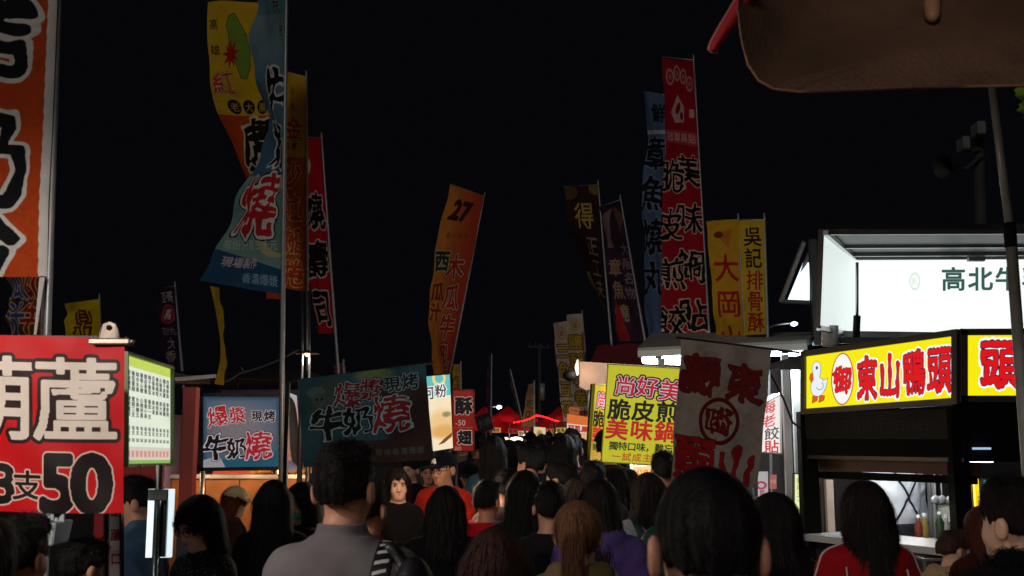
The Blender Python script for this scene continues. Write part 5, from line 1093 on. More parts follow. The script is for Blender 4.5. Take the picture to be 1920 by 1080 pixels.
board('small green picture screen inside the right window of the black stall', Q4(1841, 898, 922, 1876, 898, 920, 7.0), c.image('green picture'), .03, True, .006, emit=.9, name='screen', cat='screen')
l = thing('yellow_lamp_strip', 'upright yellow lamp strip beside the corner post of the black stall', 'lamp', at(1832, 950, 6.4)); a, b = at(1827, 898, 6.4), at(1838, 950, 6.4); mb = MB(); mb.box(a.x, b.x, 6.4, 6.43, b.z, a.z); mb.build('strip', glow('yellow strip lamp', (255, 214, 20), 1.1), l); mb = MB(); mb.box(a.x-.006, b.x+.006, 6.432, 6.45, b.z-.01, a.z+.01); mb.build('backing', dark_steel, l)
l = thing('blue_lamp_strip', 'short bluish white lamp strip high in the dark right face of the black stall', 'lamp', at(1842, 842, SD)); a, b = at(1827, 839, SD-.0), at(1858, 843, SD); mb = MB(); mb.box(a.x, b.x, a.y-.004, a.y+.028, b.z, a.z); mb.build('strip', glow('blue white strip', (170, 200, 240), .9), l)
t = thing('display_case', 'glass display case with steel edges on the counter of the black stall', 'display case', (at(1757, 1050, 5.9).x, 5.75, 1.06)); a, b = at(1722, 1046, 5.7), at(1795, 1090, 5.7)
for xx in (a.x, b.x):
    for yy in (5.62, 5.85): mb = MB(); mb.beam((xx, yy, .95), (xx, yy, a.z), .012, .012); mb.build('edge', steel, t)
for (p, q_) in (((a.x, 5.62), (b.x, 5.62)), ((a.x, 5.85), (b.x, 5.85)), ((a.x, 5.62), (a.x, 5.85)), ((b.x, 5.62), (b.x, 5.85))): mb = MB(); mb.beam((p[0], p[1], a.z), (q_[0], q_[1], a.z), .012, .012); mb.build('edge', steel, t)
gm = bpy.data.materials.new('clear glass'); gm.use_nodes = True; gb = gm.node_tree.nodes['Principled BSDF']; gb.inputs['Transmission Weight'].default_value = 1; gb.inputs['Roughness'].default_value = .02; gb.inputs['IOR'].default_value = 1.1
mb = MB(); mb.box(a.x+.004, b.x-.004, 5.622, 5.628, .97, a.z-.006); mb.build('glass_pane', gm, t)
for k in range(6): mb = MB(); mb.ball((a.x+(b.x-a.x)*(k+.5)/6, 5.74, a.z-.07-.02*(k % 2)), (.02, .05, .018), None, 8, 6); mb.build('snack', mat('braised brown food', (120, 50, 24), .3), t, True)

cl = ((110, 50, 30), (130, 110, 50), (44, 60, 40), (150, 150, 146), (84, 26, 22))
for i, px_ in enumerate((1724, 1735, 1764, 1776, 1789)):
    p = at(px_, 1015, 7.15); l = thing('sauce_bottle', ('orange', 'yellow', 'green', 'white', 'dark red')[i % 5] + ' bottle standing ' + ('right') + ' of the cook, number %d from the left' % (i+1), 'bottle', p, 'bottles on the shelf in the black stall'); m = mat('bottle %d' % (i % 5), cl[i % 5], .3)
    mb = MB(); mb.lathe(p, [(.0, 0), (.026, .0), (.028, .01), (.028, .10+.01*(i % 3)), (.012, .135+.01*(i % 3)), (.012, .15+.01*(i % 3)), (0, .151+.01*(i % 3))], 12); mb.build('bottle_body', m, l, True); mb = MB(); mb.lathe(p+Vector((0, 0, .151+.01*(i % 3))), [(.014, 0), (.013, .02), (0, .021)], 10); mb.build('cap', white_paint, l, True)
for i, px_ in enumerate((1752, 1764, 1780)):
    p = at(px_, 893, 7.0); l = thing('hanging_ladle', ('first', 'second', 'third')[i] + ' steel ladle hanging at the right inside the black stall window', 'ladle', p, 'ladles hanging in the black stall'); mb = MB(); mb.tube([p+Vector((0, 0, .06)), p-Vector((0, 0, .13))], .004, 6); mb.build('handle', steel, l); mb = MB(); mb.ball(p-Vector((0, 0, .15)), (.03, .012, .03)); mb.build('bowl', steel, l, True)
# ---------------------------------------------------------------- canopy overhead, poles
t = thing('parasol_canopy', 'brown canvas canopy with rounded corner and red trim overhead at the top right', 'parasol', (at(1750, 100, 2.7).x, 2.7, 0))
cv = mat('brown canvas', (108, 78, 60), .95, 0, .3, 3.2, .5, 60)
edge = [(1386, -60), (1384, 20), (1390, 70), (1402, 120), (1422, 150), (1450, 166), (1500, 172), (1600, 169), (1720, 164), (1920, 160), (2100, 158), (2300, 155)]
top = [(1500, -140), (1520, -140), (1540, -140), (1560, -140), (1580, -140), (1600, -140), (1640, -140), (1700, -140), (1780, -140), (1920, -140), (2100, -140), (2300, -140)]
rows = []
for i in range(14):
    v = i/13; rows.append([at(sub((*tp, 0), (*e, 0), v).x, sub((*tp, 0), (*e, 0), v).y, 3.3-.6*v + .04*math.sin(j*1.1+v*3)*v) for j, (tp, e) in enumerate(zip(top, edge))])
mb = MB(); mb.grid(rows); mb.build('valance', cv, t, True)
mb = MB(); mb.tube([at(x, y, 2.695) for x, y in edge[1:]], .0035, 6); mb.build('hem', mat('hem canvas', (150, 104, 76), .8), t, True)
mb = MB(); roof = []
for i in range(5):
    v = i/4; roof.append([rows[0][j]*(1) + Vector((0, v*1.8, v*.75)) for j in range(12)])
mb.grid(roof); mb.build('canopy_roof', cv, t, True)
rt = mat('red trim cloth', (186, 26, 40), .7, 0, .15, 6); strip = [(1440, -60, 1400, -60), (1414, -10, 1384, -10), (1398, 22, 1364, 24), (1378, 50, 1346, 54), (1358, 76, 1332, 80), (1344, 96, 1328, 92)]
mb = MB(); mb.grid([[at(a, b, 2.76), at((a+c_)/2, (b+d_)/2, 2.72), at(c_, d_, 2.75)] for a, b, c_, d_ in strip]); mb.build('red_trim', rt, t, True)
mb = MB(); mb.tube([at(c_, d_, 2.748) for a, b, c_, d_ in strip] + [at(1334, 97, 2.75), at(1346, 97, 2.76)], .004, 6); mb.build('trim_piping', mat('pale piping', (190, 120, 110), .7), t, True)
mb = MB(); mb.tube([at(1747, -60, 3.02), at(1747, 10, 2.93), at(1748, 30, 2.90), at(1748, 38, 2.89)], [.025, .024, .020, .009], 14); mb.build('rib_end', mat('pale wooden rib', (196, 150, 112), .5, 0, .1, 10), t, True)
a, b = at(1856, 120, 3.9), at(1912, 800, 3.9)
t = thing('steel_pole', 'leaning grey steel pole with a dark sleeve crossing the food truck board', 'pole', (at(1925, 1100, 3.9).x, 3.9, 0))
dd = (b-a)/(b.z-a.z); bot = a+dd*(0-a.z)
mb = MB(); mb.tube([at(1893, 425, 3.9), a], .0165, 14); mb.build('upper_tube', mat('dull steel tube', (150, 148, 142), .4, .15, .12, 14), t, True)
mb = MB(); mb.tube([at(1896, 455, 3.9), bot], .0205, 14); mb.build('lower_tube', mat('dull steel tube', (158, 156, 150)), t, True)
mb = MB(); mb.tube([at(1892, 418, 3.9), at(1896, 464, 3.9)], .0225, 14); mb.build('joint_sleeve', black_paint, t, True)
# utility pole with cameras and a loudspeaker
pm = mat('weathered concrete pole', (54, 53, 54), .85, 0, .2, 3)
t = thing('camera_pole', 'concrete pole carrying two white cameras and a horn loudspeaker above the food truck', 'pole', (at(1843, 400, 17).x, 17, 0))
p0, p1 = at(1840, 440, 17), at(1834, 232, 17); mb = MB(); mb.tube([(p0.x+.05, 17, 0), p0, p1], [.17, .10, .07], 12); mb.build('pole_shaft', pm, t, True)
for x_, y_, sx_ in ((1832, 245, .07), (1804, 273, .06)): p = at(x_, y_, 16.8); mb = MB(); mb.box(p.x-sx_, p.x+sx_, p.y-.2, p.y+.1, p.z-.11, p.z+.11); mb.build('camera_box', mat('camera housing', (112, 112, 112), .5), t, bevel=.02)
mb = MB(); mb.beam(at(1842, 290, 16.9), at(1808, 318, 16.8), .05, .05); mb.build('bracket_arm', pm, t); mb = MB(); mb.beam(at(1838, 280, 16.9), at(1800, 285, 16.85), .04, .04); mb.build('bracket_arm', pm, t)
mb = MB(); mb.tube([at(1800, 308, 16.8), at(1785, 310, 16.7), at(1767, 312, 16.6)], [.04, .08, .19], 14, False); mb.build('horn', mat('horn grey', (52, 52, 54), .5), t, True)
t = thing('utility_pole', 'thin utility pole with a single crossarm in the dark beyond the tents', 'pole', (at(1013, 780, 38).x, 38, 0))
p = at(1012, 650, 38); mb = MB(); mb.tube([(p.x, 38, 0), p+Vector((0, 0, .1))], [.09, .05], 10); mb.build('pole_shaft', pm, t, True)
a, b = at(990, 650, 38), at(1031, 652, 38); mb = MB(); mb.beam(a, b, .06, .06); mb.build('crossarm', pm, t)
for k in range(4): q_ = sub(a, b, (k+.3)/3.6); mb = MB(); mb.tube([q_, q_+Vector((0, 0, .15))], .03, 6); mb.build('insulator', pm, t)
mb = MB(); q_ = at(1017, 735, 37.8); mb.tube([q_+Vector((0, 0, .3)), q_-Vector((0, 0, .3))], .10, 10); mb.build('transformer', steel, t, True)
for lab, x_, y_, D_, br in (('tiny bright street lamp in the dark above the middle of the crowd', 936, 763, 60, 130), ('street lamp on an arm left of the food truck hatch', 1489, 607, 34, 60)):
    p = at(x_, y_, D_); t = thing('street_lamp', lab, 'street lamp', (p.x-1.2, D_, 0)); mb = MB(); mb.tube([(p.x-1.2, D_, 0), (p.x-1.2, D_, p.z-.3), (p.x-.6, D_, p.z-.02), (p.x, D_, p.z+.05)], [.09, .06, .04, .035], 8); mb.build('lamp_post', dark_steel, t, True)
    mb = MB(); mb.ball(p, (.16 if D_ > 50 else .12, .12, .10 if D_ > 50 else .07)); mb.build('lamp_head', glow('street lamp glow', (215, 235, 255), 2.6), t, True); lamp(t, (.8, .9, 1), br, .2, p-Vector((p.x-1.2, D_, .2)))
# overhead cables
def cable(label, pts, D, r=.008, sag=.0):
    P = [at(x, y, d) for (x, y), d in zip(pts, D)]; out = []
    for a, b in zip(P, P[1:]): out += [sub(a, b, k/6)-Vector((0, 0, sag*math.sin(math.pi*k/6))) for k in range(6)]
    t = thing('overhead_cable', label, 'cable', P[0]); mb = MB(); mb.tube(out+[P[-1]], r, 5); mb.build('cable', mat('grey cable', (96, 92, 88), .5), t, True)
cable('grey cable rising from the milk cake stall roof to the tin lamp shade', [(404, 720), (450, 700), (560, 656)], [8.9, 8.8, 8.1], .007, .02)
cable('pale cable running from the menu board post to the narrow yellow streamer', [(318, 712), (406, 705)], [6.0, 8.2], .008)
cable('thin cable sagging above the crowd between the far poles', [(452, 688), (470, 700), (530, 696)], [10, 10, 10], .006, .03)
# ---------------------------------------------------------------- far tents, lights
def thin_cloth(cl):
    k = 'thin cloth %d %d %d' % cl
    if k in _m: return _m[k]
    m = mat(k, cl, .9, 0, .2, 4); n = m.node_tree; tr = n.nodes.new('ShaderNodeBsdfTranslucent'); tr.inputs[0].default_value = srgb(cl)+(1,); mx = n.nodes.new('ShaderNodeMixShader'); mx.inputs[0].default_value = .55
    n.links.new(n.nodes['Principled BSDF'].outputs[0], mx.inputs[1]); n.links.new(tr.outputs[0], mx.inputs[2]); n.links.new(mx.outputs[0], n.nodes['Material Output'].inputs[0]); return m
def tent(label, px, D, wd, zt, zr, cl, lampc, e, yaw=0, dx=0):
    x = at(px, 800, D).x; t = thing('market_tent', label, 'tent', (x, D, 0), 'tents at the far end of the lane'); m = thin_cloth(cl); h = wd/2
    mb = MB(); C = [Vector((x+a*h, D+b*h, zt)) for a, b in ((-1, -1), (1, -1), (1, 1), (-1, 1))]; pk = Vector((x, D, zr))
    for a, b in zip(C, C[1:]+C[:1]):
        mb.grid([[sub(pk, sub(a, b, j/4), i/4)-Vector((0, 0, .12*math.sin(i/4*math.pi))) for j in range(5)] for i in range(5)])
    mb.build('tent_roof', m, t, True); mb = MB()
    for a, b in zip(C, C[1:]+C[:1]):
        mb.grid([[sub(a, b, j/10)-Vector((0, 0, i*.26+(.05 if i and j % 2 else 0))) for j in range(11)] for i in range(2)])
    mb.build('valance', m, t)
    for a in C: mb = MB(); mb.tube([(a.x, a.y, 0), tuple(a)], .025, 6); mb.build('leg', steel, t)
    mb = MB(); mb.box(x-h*.9, x+h*.9, D-h+.1, D-h+.6, 0, .95); mb.build('counter', wood_m, t)
    mb = MB(); mb.ball((x, D-.3, zt-.18), (.2, .08, .06)); mb.build('tent_lamp', glow('tent lamp %d' % len(lampc), lampc, 7), t, True); lamp(t, tuple(v/255 for v in lampc), e, .1, (0, -.3, zt-.3))
tent('red tent at the left of the far row, just right of the red price sign', 908, 40, 1.9, 2.2, 2.85, (170, 18, 28), (255, 190, 140), 26)
tent('large red tent in the middle of the far row under the street lamp', 952, 46, 2.8, 2.2, 3.05, (180, 20, 30), (255, 200, 160), 40)
tent('red tent of the far row just left of the tan flag', 1000, 43, 1.9, 2.2, 2.8, (170, 18, 28), (255, 205, 170), 28)
tent('dark red tent of the far row under the pale flags', 1048, 37, 2.0, 2.15, 2.75, (150, 24, 26), (255, 190, 130), 24)
tent('brownish tent at the right end of the far row by the yellow sign', 1100, 33, 2.0, 2.1, 2.7, (110, 60, 50), (255, 180, 120), 40)
t = thing('light_string', 'string of glowing red lights sagging over the far red tents', 'string lights', at(975, 815, 19)); P = [at(x, y, 19) for x, y in ((964, 790), (979, 787), (993, 783), (1005, 777), (1014, 778), (1026, 781), (1040, 786), (1050, 788))]
mb = MB(); mb.tube(P, .01, 5); mb.build('wire', black_cable, t)
for a, b in zip(P, P[1:]):
    for k in range(3): q_ = sub(a, b, k/3); mb = MB(); mb.ball(q_-Vector((0, 0, .02)), .017, None, 8, 5); mb.build('bulb', glow('red bulb', (255, 30, 34), 4), t, True)
BL = [(872, 824, 24, 'below the red price sign'), (887, 822, 18, 'just right of the red price sign'), (905, 826, 20, 'below the little grey sign'), (927, 820, 30, 'below the violet flag'), (948, 823, 33, 'under the street lamp'), (968, 824, 21, 'right of the street lamp'), (985, 818, 30, 'under the tan flag'), (997, 826, 26, 'left of the little cream sign'),
      (1028, 822, 27, 'right of the little cream sign'), (1040, 824, 20, 'below the right end of the red lights'), (1054, 818, 31, 'left of the orange lit sign'), (1085, 826, 17, 'below the orange lit sign'), (1097, 828, 16, 'below the right corner of the orange lit sign')]
for i, (x_, y_, D_, wh) in enumerate(BL):
    p = at(x_, y_, D_); l = thing('stall_bulb', 'warm bulb low over the far crowd, ' + wh, 'light bulb', p, 'bulbs of the far stalls')
    mb = MB(); mb.ball(p, (.07+.03*(i % 3), .05, .05)); mb.build('glass', glow('far bulb %d' % (i % 3), ((255, 214, 180), (255, 190, 130), (255, 235, 220))[i % 3], 3.5), l, True); mb = MB(); mb.tube([p+Vector((0, 0, .04)), p+Vector((0, 0, .5))], .008, 5); mb.build('cord', black_cable, l)
    if i % 2: lamp(l, (1, .72, .5), 16, .06, (0, 0, -.08))
sg = ((878, 806, 26, (190, 60, 40), '炸物', 'red'), (930, 806, 34, (236, 170, 90), '烤肉', 'amber'), (962, 808, 38, (210, 60, 50), '雞排', 'red'), (981, 812, 36, (240, 220, 170), '奶茶', 'cream'), (1034, 808, 33, (226, 120, 60), '臭豆', 'orange'), (1052, 806, 28, (230, 200, 90), '魷魚', 'yellow'))
for x_, y_, D_, cl, tx, nm in sg:
    c = Canvas(30, 14, cl, 3); c.text(tx, 8, 7, 12, (60, 20, 16), b=.03)
    board('tiny %s lit stall sign far off above the heads, %s' % (nm, {878: 'beside the red price sign', 930: 'below the violet flag', 962: 'by the thin grey flag', 981: 'below the tan flag', 1034: 'below the red lights', 1052: 'left of the orange lit sign'}[x_]), Q4(x_-9, y_-4, y_+5, x_+9, y_-4, y_+5, D_), c.image('tiny sign %d' % x_), .04, False, emit=.7, name='stall_sign', cat='sign', nx=3, ny=3)
# ---------------------------------------------------------------- added lamps out of view, for the red banner and the near crowd
def added_lamp(label, x, y, z, color, e, r=.06):
    t = thing('added_lamp', label, 'lamp', (x, y, z)); p = Vector((x, y, z)); mb = MB(); mb.lathe(p, [(.02, .12), (.05, .10), (.16, .0), (.155, .0), (.045, .09), (0, .10)], 20); mb.build('shade', dark_steel, t, True)
    mb = MB(); mb.ball(p+Vector((0, 0, .02)), .035); mb.build('bulb', glow('added lamp bulb', (255, 225, 190), 8), t, True); mb = MB(); mb.tube([p+Vector((0, 0, .12)), p+Vector((0, 0, .8))], .008, 5); mb.build('cord', black_cable, t); lamp(t, color, e, r*.5, (0, 0, -.025)); return t
added_lamp('assumed enamel lamp out of view at the left, added to light the red banner', -1.95, 2.1, 2.3, (1, .90, .80), 85)  # assumed from the bright red banner, added out of view to light it
added_lamp('added enamel lamp out of view at the right beside the viewer', 2.4, .6, 2.2, (1, .74, .52), 10)  # added fill light with a shade, unseen, no stall stands there
added_lamp('added enamel lamp farther back on the left, behind the viewer, lighting the crowd', -.9, -1.6, 2.7, (1, .86, .78), 44)  # unseen lamp added behind the camera to brighten the near backs
p = at(788, 836, 6.3); l = thing('bare_bulb', 'added warm bulb hidden behind the dark milk cake banner to light the faces', 'light bulb', p); mb = MB(); mb.ball(p, .03); mb.build('glass', glow('warm bulb', (255, 190, 120), 14), l, True)  # unseen bulb added to brighten the faces in the middle crowd
mb = MB(); mb.tube([p+Vector((0, 0, .03)), p+Vector((0, .1, .45))], .005, 5); mb.build('cord', black_cable, l); lamp(l, (1, .78, .58), 20, .12, (0, 0, -.04))
# ---------------------------------------------------------------- people
PE = person
bk_ = (17, 15, 16)
# near
t, jac, g, J = PE('man with short black hair in a grey collared shirt, striped strap on one shoulder', 649, 828, 2.95, -11, (110, 105, 109), 'short', (16, 13, 13), 1, 'phone_r', (-2, 0, 0), 'near', collar=.032, bulk=.013)
s_ = J['s']; c = Canvas(30, 200, (18, 18, 20), 3)
for i in range(9): c.poly([(3, 10+i*11), (24, 4+i*11), (24, 8+i*11), (3, 14+i*11)], (200, 196, 200))
c.text('運動', 14, 118, 20, (210, 90, 90), vert=True, b=.05); c.text('包', 14, 172, 20, (200, 196, 200), b=.05)
rb = ribbon(g, [(.115, .10, J['z'](.79)), (.13, .02, J['z'](.845)), (.135, -.07, J['z'](.82)), (.13, -.13, J['z'](.77)), (.12, -.15, J['z'](.68)), (.10, -.14, J['z'](.60))], .05, .006)
me_local(rb, 'striped_strap', printed('print of strap', c.image('bag strap'), 0, .6), t)
bp = thing('backpack', 'black shoulder bag riding on the right arm of the man in the grey shirt', 'bag', tuple(t.location), None, t.rotation_euler.z)
k = Field(axis(-.1, .42, .009, []), axis(-.36, .14, .009, []), axis(.75, 1.5, .009, [])); k.ell((.225, -.10, J['z'](.70)), (.075, .10, .20), .04); k.ell((.235, -.10, J['z'](.62)), (.09, .11, .18), .05); k.cone((.15, -.05, J['z'](.835)), (.24, -.03, J['z'](.74)), .02, .03, .03)
x_, y_, q_ = k.xs[:, None, None], k.ys[None, :, None], k.zs[None, None, :]; k.F += (np.sin(q_*60+x_*30)*.003*np.sin(y_*40)).astype(np.float32)
V, Q = k.mesh(); mesh_from('bag_body', V, Q, mat('black nylon', (20, 20, 24), .45, 0, .2, 20, .2, 90), bp)
mb = MB(); mb.tube([(.15, -.165, J['z'](.79)), (.17, -.185, J['z'](.72)), (.18, -.205, J['z'](.62))], .005, 6); me_local(mb, 'zip', steel, bp)
t, jac, g, J = PE('man with a big dark cropped head filling the lower right foreground', 1322, 868, 1.65, 2, (34, 16, 20), 'crop', (13, 11, 12), 1, 'hang', (-4, 4, 0), 'near', collar=.03, bulk=.02, headscale=1.04)
t, jac, g, J = PE('woman with a long brown ponytail in an olive jacket with a pale bag strap', 1085, 934, 3.55, -3, (112, 96, 66), 'pony', (92, 62, 44), 2, 'hang', (-10, -6, 0), 'near', True, hood=True, bulk=.018)
rb = ribbon(g, [(.10, .10, J['z'](.76)), (.10, .02, J['z'](.84)), (.09, -.07, J['z'](.83)), (.05, -.13, J['z'](.76)), (-.03, -.15, J['z'](.66)), (-.10, -.13, J['z'](.56))], .032, .006); me_local(rb, 'bag_strap', fabric((196, 186, 164)), t)
PE('person with smooth dark brown hair seen low in the bottom centre', 928, 986, 2.75, 4, (34, 26, 28), 'bob', (44, 24, 20), 1, 'hang', (3, 0, 0), 'near', True, bulk=.016, hlen=.2)
t, jac, g, J = PE('woman with straight black hair in a red track jacket with white piping', 1616, 898, 4.05, 4, (160, 20, 30), 'long', (20, 14, 15), 1, 'phone', (6, -3, 0), 'near', True, piping=(214, 190, 190), bulk=.022, collar=.03, hlen=.13)
PE('woman with long black hair in black looking down beside the dark stall post', 1458, 920, 4.1, 30, (20, 17, 20), 'long', (15, 13, 14), 2, 'phone_l', (14, 14, 0), 'near', True, bulk=.016, hlen=.22)
PE('person with short dark hair in a shaggy black coat at the right edge', 1896, 898, 2.95, 10, (20, 19, 22), 'short', (20, 14, 13), 2, 'hang', (22, 0, 0), 'near', collar=.05, bulk=.026, furry=9000)
PE('person with reddish brown hair half hidden behind the corner post of the black stall', 1838, 946, 4.8, 15, (84, 34, 26), 'bob', (60, 26, 18), 2, 'hang', (0, 0, 0), 'mid', True)
PE('person in a beige hooded top bending on the counter of the black stall', 1780, 992, 5.15, -60, (176, 150, 112), 'short', (60, 40, 30), 2, 'reach', (-10, 10, 0), 'mid', hood=True, bulk=.022)
# left front
t, jac, g, J = PE('woman in glasses with long black hair looking down, wearing a black dotted top', 386, 922, 4.3, 136, (24, 23, 27), 'long', (18, 16, 17), 2, 'phone', (6, 20, 0), 'near', True, glasses=True, face=True, bulk=.016, hlen=.2,
    topmat=None)
sp = mat('black dotted knit', (26, 24, 28), .8, 0, .2, 20); n = sp.node_tree; vo = n.nodes.new('ShaderNodeTexVoronoi'); vo.inputs['Scale'].default_value = 70; rp = n.nodes.new('ShaderNodeValToRGB'); rp.color_ramp.elements[0].position = .16; rp.color_ramp.elements[1].position = .24
rp.color_ramp.elements[0].color = (.30, .30, .33, 1); rp.color_ramp.elements[1].color = (.008, .008, .010, 1); tc = [x for x in n.nodes if x.type == 'TEX_COORD'][0]; n.links.new(tc.outputs['Object'], vo.inputs[0]); n.links.new(vo.outputs['Distance'], rp.inputs[0]); n.links.new(rp.outputs[0], n.nodes['Principled BSDF'].inputs['Base Color']); jac.data.materials[0] = sp
ph = thing('mobile_phone', 'phone held low by the woman in glasses', 'phone', tuple(t.location), None, t.rotation_euler.z); mb = MB(); w_ = (J['wr'][1]+J['wr'][-1])/2; mb.box(-.034, .034, w_[1]+.06, w_[1]+.068, w_[2]-.02, w_[2]+.12); me_local(mb, 'phone_body', black_paint, ph); mb = MB(); mb.box(-.031, .031, w_[1]+.0585, w_[1]+.0598, w_[2]-.012, w_[2]+.112); me_local(mb, 'phone_screen', glow('phone screen', (200, 215, 235), .8), ph)
PE('woman in a beige cap with curly brown hair near the orange counter', 438, 906, 7.3, -66, (44, 26, 28), 'curly', (70, 30, 24), 2, 'hang', (-12, 12, 0), 'near', True, cap=((206, 192, 152), 0), bulk=.016)
PE('woman with long straight black hair standing under the square sign', 514, 898, 5.1, 6, (16, 15, 18), 'long', (12, 11, 12), 1, 'hang', (0, 0, 0), 'near', True, bulk=.016, hlen=.42)
PE('woman wearing a teal face mask between the grey-shirted man and the black-haired woman', 566, 902, 5.7, 128, (18, 17, 20), 'long', (14, 12, 13), 2, 'hang', (10, 4, 0), 'near', True, mask=(88, 176, 168), face=True, hlen=.3)
PE('man in a blue-grey jacket standing behind the lit menu board pole', 262, 893, 4.9, 84, (70, 92, 116), 'short', (20, 16, 16), 1, 'hang', (10, 6, 0), 'near', bulk=.02, collar=.035, face=True)
PE('dark figure with a pinkish ear at the lower left under the red banner', 40, 968, 3.0, 10, (17, 15, 17), 'short', (16, 12, 12), 1, 'hang', (-20, 0, 0), 'near', bulk=.02)
PE('dark shape of a shopper at the very lower left corner', -30, 960, 2.7, 0, (30, 18, 16), 'bob', (22, 16, 14), 1, 'hang', (0, 0, 0), 'mid')
PE('dark-clothed person bent low below the white bin', 150, 1008, 3.7, -30, (18, 18, 24), 'short', (14, 12, 12), 1, 'hang', (0, 10, 0), 'mid')
# middle
PE('woman with bobbed hair and a brightly lit face looking towards the camera', 748, 876, 7.1, 200, (18, 16, 18), 'bob', (26, 17, 15), 2, 'hang', (-8, 0, 3), 'near', True, face=True, hlen=.12)
PE('man in glasses and a black cap with a white badge, orange-red jacket', 833, 842, 7.4, 150, (206, 48, 30), 'short', (18, 15, 15), 0, 'hang', (-6, 4, 0), 'near', cap=((18, 20, 32), True), glasses=True, face=True, bulk=.026)
PE('person all in black, back turned, right in front of the orange jacket', 836, 908, 4.9, 0, (13, 12, 14), 'long', (11, 10, 11), 1, 'hang', (0, 0, 0), 'mid', bulk=.022, hlen=.12)
PE('person in a pink and grey jacket close behind the man in the grey shirt', 688, 892, 3.9, -18, (150, 40, 72), 'short', (34, 26, 24), 1, 'hang', (0, 0, 0), 'mid', bulk=.022, collar=.03)
PE('bystander in a black shirt just left of the man in the white-badged cap', 806, 862, 9.4, 176, (14, 13, 15), 'short', bk_, 1, 'hang', (0, 0, 0), 'mid', face=True)
PE('bystander in black beside the first, nearer the bobbed woman', 770, 858, 9.8, 150, (14, 13, 15), 'short', bk_, 2, 'hang', (0, 0, 0), 'mid', face=True)
PE('person in a small dark cap and dark coat right of the orange jacket', 880, 864, 9.2, 170, (26, 18, 20), 'short', bk_, 1, 'hang', (0, 8, 0), 'mid', cap=((16, 16, 20), 0), face=True)
PE('woman with long brown hair in profile looking right', 908, 858, 9.4, -95, (52, 38, 38), 'long', (62, 38, 30), 2, 'hang', (0, 0, 0), 'mid', True, face=True)
PE('person in a grey hooded jacket with head slightly bowed', 950, 880, 6.3, -10, (92, 84, 78), 'short', bk_, 1, 'hang', (0, 10, 0), 'mid', hood=True, bulk=.026)
PE('person in a red puffy coat squeezed left of the grey hooded jacket', 913, 900, 5.8, -20, (190, 26, 34), 'short', bk_, 1, 'hang', (0, 0, 0), 'mid', bulk=.034)
PE('person with very long black hair in a dark navy denim jacket', 984, 880, 5.2, 2, (34, 42, 58), 'long', (12, 12, 13), 1, 'hang', (0, 0, 0), 'near', True, bulk=.02, hlen=.40)
PE('tall man with thick black hair behind the long black hair', 994, 836, 7.2, 20, (40, 40, 48), 'short', (18, 18, 20), 1, 'hang', (28, 0, 0), 'mid', bulk=.02)
PE('person in a royal blue jacket right of the tall man', 1048, 866, 6.9, 25, (32, 64, 128), 'short', bk_, 2, 'hang', (40, 0, 0), 'mid', bulk=.024, hood=True)
PE('person with greying brown short hair in front of the blue jacket', 1082, 894, 5.3, 5, (50, 44, 42), 'bob', (58, 46, 42), 1, 'hang', (0, 0, 0), 'mid', hlen=.02)
PE('person in a violet jacket right of the ponytail', 1124, 896, 4.7, -6, (88, 70, 134), 'bob', (24, 18, 18), 1, 'hang', (-10, 0, 0), 'mid', bulk=.02, hood=True)
PE('person in a dark grey coat below the darker yellow sign', 1112, 864, 6.6, 0, (66, 64, 62), 'short', bk_, 1, 'hang', (0, 0, 0), 'mid', bulk=.024, hood=True)
PE('slim woman with long black hair in a black coat under the yellow sign', 1158, 874, 7.1, -20, (14, 13, 15), 'long', (12, 11, 12), 2, 'hang', (-30, 0, 0), 'mid', True, hlen=.36)
t, jac, g, J = PE('woman with long hair and a white top carrying a green backpack', 1214, 884, 5.6, 12, (190, 190, 200), 'long', (28, 22, 20), 2, 'bag', (10, 0, 0), 'near', True, bulk=.018, hlen=.2)
bp = thing('backpack', 'dark green backpack on the woman in the white top', 'backpack', tuple(t.location), None, t.rotation_euler.z)
k = Field(axis(-.2, .2, .01, []), axis(-.36, .02, .01, []), axis(.85, 1.5, .01, [])); k.ell((0, -.19, J['z'](.69)), (.14, .085, .21), .03); k.ell((0, -.245, J['z'](.63)), (.10, .05, .10), .02); V, Q = k.mesh(); mesh_from('bag_body', V, Q, mat('green nylon', (26, 66, 60), .5, 0, .15, 14), bp)
for i in (-1, 1):
    rb = ribbon(g, [(i*.08, .12, J['z'](.74)), (i*.09, .05, J['z'](.82)), (i*.09, -.04, J['z'](.845)), (i*.08, -.11, J['z'](.80)), (i*.07, -.13, J['z'](.76))], .04, .007); me_local(rb, 'shoulder_strap', mat('green nylon', (26, 66, 60)), bp)
mb = MB(); mb.tube([(-.09, -.292, J['z'](.66)), (.0, -.305, J['z'](.665)), (.09, -.292, J['z'](.66))], .004, 6); me_local(mb, 'zip', steel, bp)
PE('person wearing a clear plastic rain hood in front of the yellow sign corner', 1243, 846, 6.5, 10, (60, 62, 70), 'short', bk_, 1, 'hang', (0, 0, 0), 'mid')
PE('person with dark hair peeking between the ponytail and the long black hair', 1030, 905, 4.9, 0, (26, 24, 28), 'short', bk_, 1, 'hang', (0, 0, 0), 'mid')
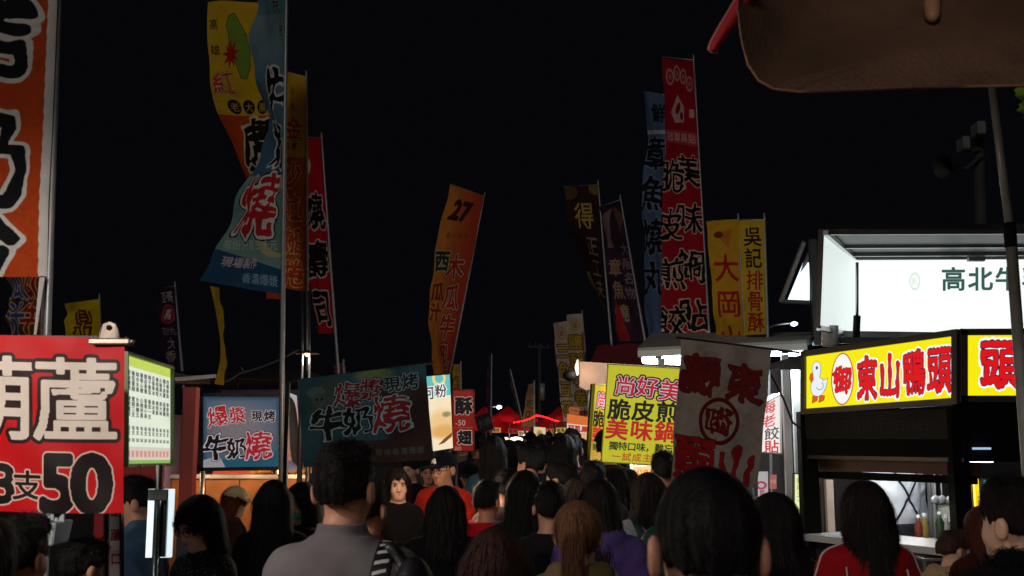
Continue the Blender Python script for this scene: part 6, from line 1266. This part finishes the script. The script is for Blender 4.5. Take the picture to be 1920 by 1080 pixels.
# cook in the black stall
t, jac, g, J = PE('cook in a white shirt with crossed apron straps inside the black stall', 1670, 842, 7.35, 24, (200, 206, 214), 'short', bk_, 1, 'phone_r', (0, 10, 0), 'near', bulk=.03, H=1.72, group='people crowding the market lane', trousers=(30, 34, 44))
for i in (-1, 1):
    rb = ribbon(g, [(i*.09, .02, J['z'](.84)), (i*.07, -.10, J['z'](.79)), (0, -.15, J['z'](.72)), (-i*.08, -.15, J['z'](.65)), (-i*.15, -.08, J['z'](.60))], .018, .006); me_local(rb, 'apron_strap', mat('black apron', (22, 24, 32), .8), t)
k = Field(axis(-.25, .25, .014, []), axis(-.2, .22, .014, []), axis(.6, 1.12, .014, [])); k.torso([(.6, .19, .15, 0), (.85, .20, .155, -.01), (1.0, .185, .145, 0), (1.12, .17, .13, 0)], 0, .62, J['z'](.62), .02); V, Q = k.mesh(); mesh_from('apron', V, Q, mat('black apron', (22, 24, 32)), t)
# far crowd: a few figures copied as individuals with their own clothes
protos = []
for i, (hr_, fem, cp) in enumerate((('short', False, None), ('long', True, None), ('bob', True, None), ('short', False, ((22, 22, 28), 0)), ('short', False, None), ('long', True, None))):
    tt, *_r = PE('x', 960, 820, 20, 0, (40+9*i, 38, 42), hr_, (16, 14, 14), i % 3, 'hang', (rng.uniform(-25, 25), 0, 0), 'far', fem, cap=cp, face=True, H=1.66 if not fem else 1.58); protos.append(tt)
cl_ = [((26, 25, 30), 'black'), ((40, 42, 58), 'navy'), ((70, 66, 64), 'grey'), ((110, 30, 32), 'dark red'), ((52, 44, 36), 'brown'), ((90, 92, 104), 'pale grey'), ((40, 52, 44), 'dark green'), ((66, 44, 78), 'purple'), ((118, 104, 84), 'tan'), ((150, 26, 36), 'bright red'), ((58, 96, 112), 'teal'), ((150, 110, 40), 'mustard')]
def copy_person(src, x, y, rz, hs, ci, label, group):
    r_ = src.copy(); col.objects.link(r_); r_.location = (x, y, 0); r_.rotation_euler.z = rz; r_.scale = (hs, hs, hs); r_['label'] = label; r_['group'] = group; r_['category'] = 'person'
    for ch in list(src.children):
        d = ch.copy(); col.objects.link(d); d.parent = r_
        for g2 in list(ch.children): g3 = g2.copy(); col.objects.link(g3); g3.parent = d
        if ch.name.startswith(('shirt', 'jacket')): d.material_slots[0].link = 'OBJECT'; d.material_slots[0].material = fabric(cl_[ci][0])
    return r_
combos = [(k, c_, True) for c_ in range(12) for k in range(4)] + [(k, c_, False) for c_ in range(12) for k in range(4)]; random.shuffle(combos)
taken = []; rg = np.random.default_rng(11); n_c = 0
bpy.context.view_layer.update()
for D_ in np.concatenate([np.linspace(7.8, 12, 20), np.linspace(12.4, 30, 70)]):
    for _ in range(6):
        lo_, hi_ = (890, 1160) if D_ < 12 else (860, 1130)
        px_ = rg.uniform(lo_, hi_); x = at(px_, 830, D_).x
        if all((x-a)**2+(D_-b)**2 > .33**2 for a, b in taken): break
    taken.append((x, D_)); k_, ci, away = combos.pop() if D_ > 12 else [q for q in combos if q[2]][-1]
    if (k_, ci, away) in combos: combos.remove((k_, ci, away))
    hs = float(rg.normal(1.0, .028)); hair_ = ('short black hair', 'long hair', 'bobbed hair', 'a dark cap')[k_]
    grp = 'distant heads of the crowd'; where = 'back turned' if away else 'face this way'
    lab = 'distant shopper with %s and %s top, %s in the lane' % (hair_, cl_[ci][1], where)
    copy_person(protos[k_], x, float(D_), rg.uniform(-.5, .5) + (0 if away else math.pi), hs, ci, lab, grp); n_c += 1
for p in protos:
    for ch in list(p.children_recursive): bpy.data.objects.remove(ch)
    bpy.data.objects.remove(p)
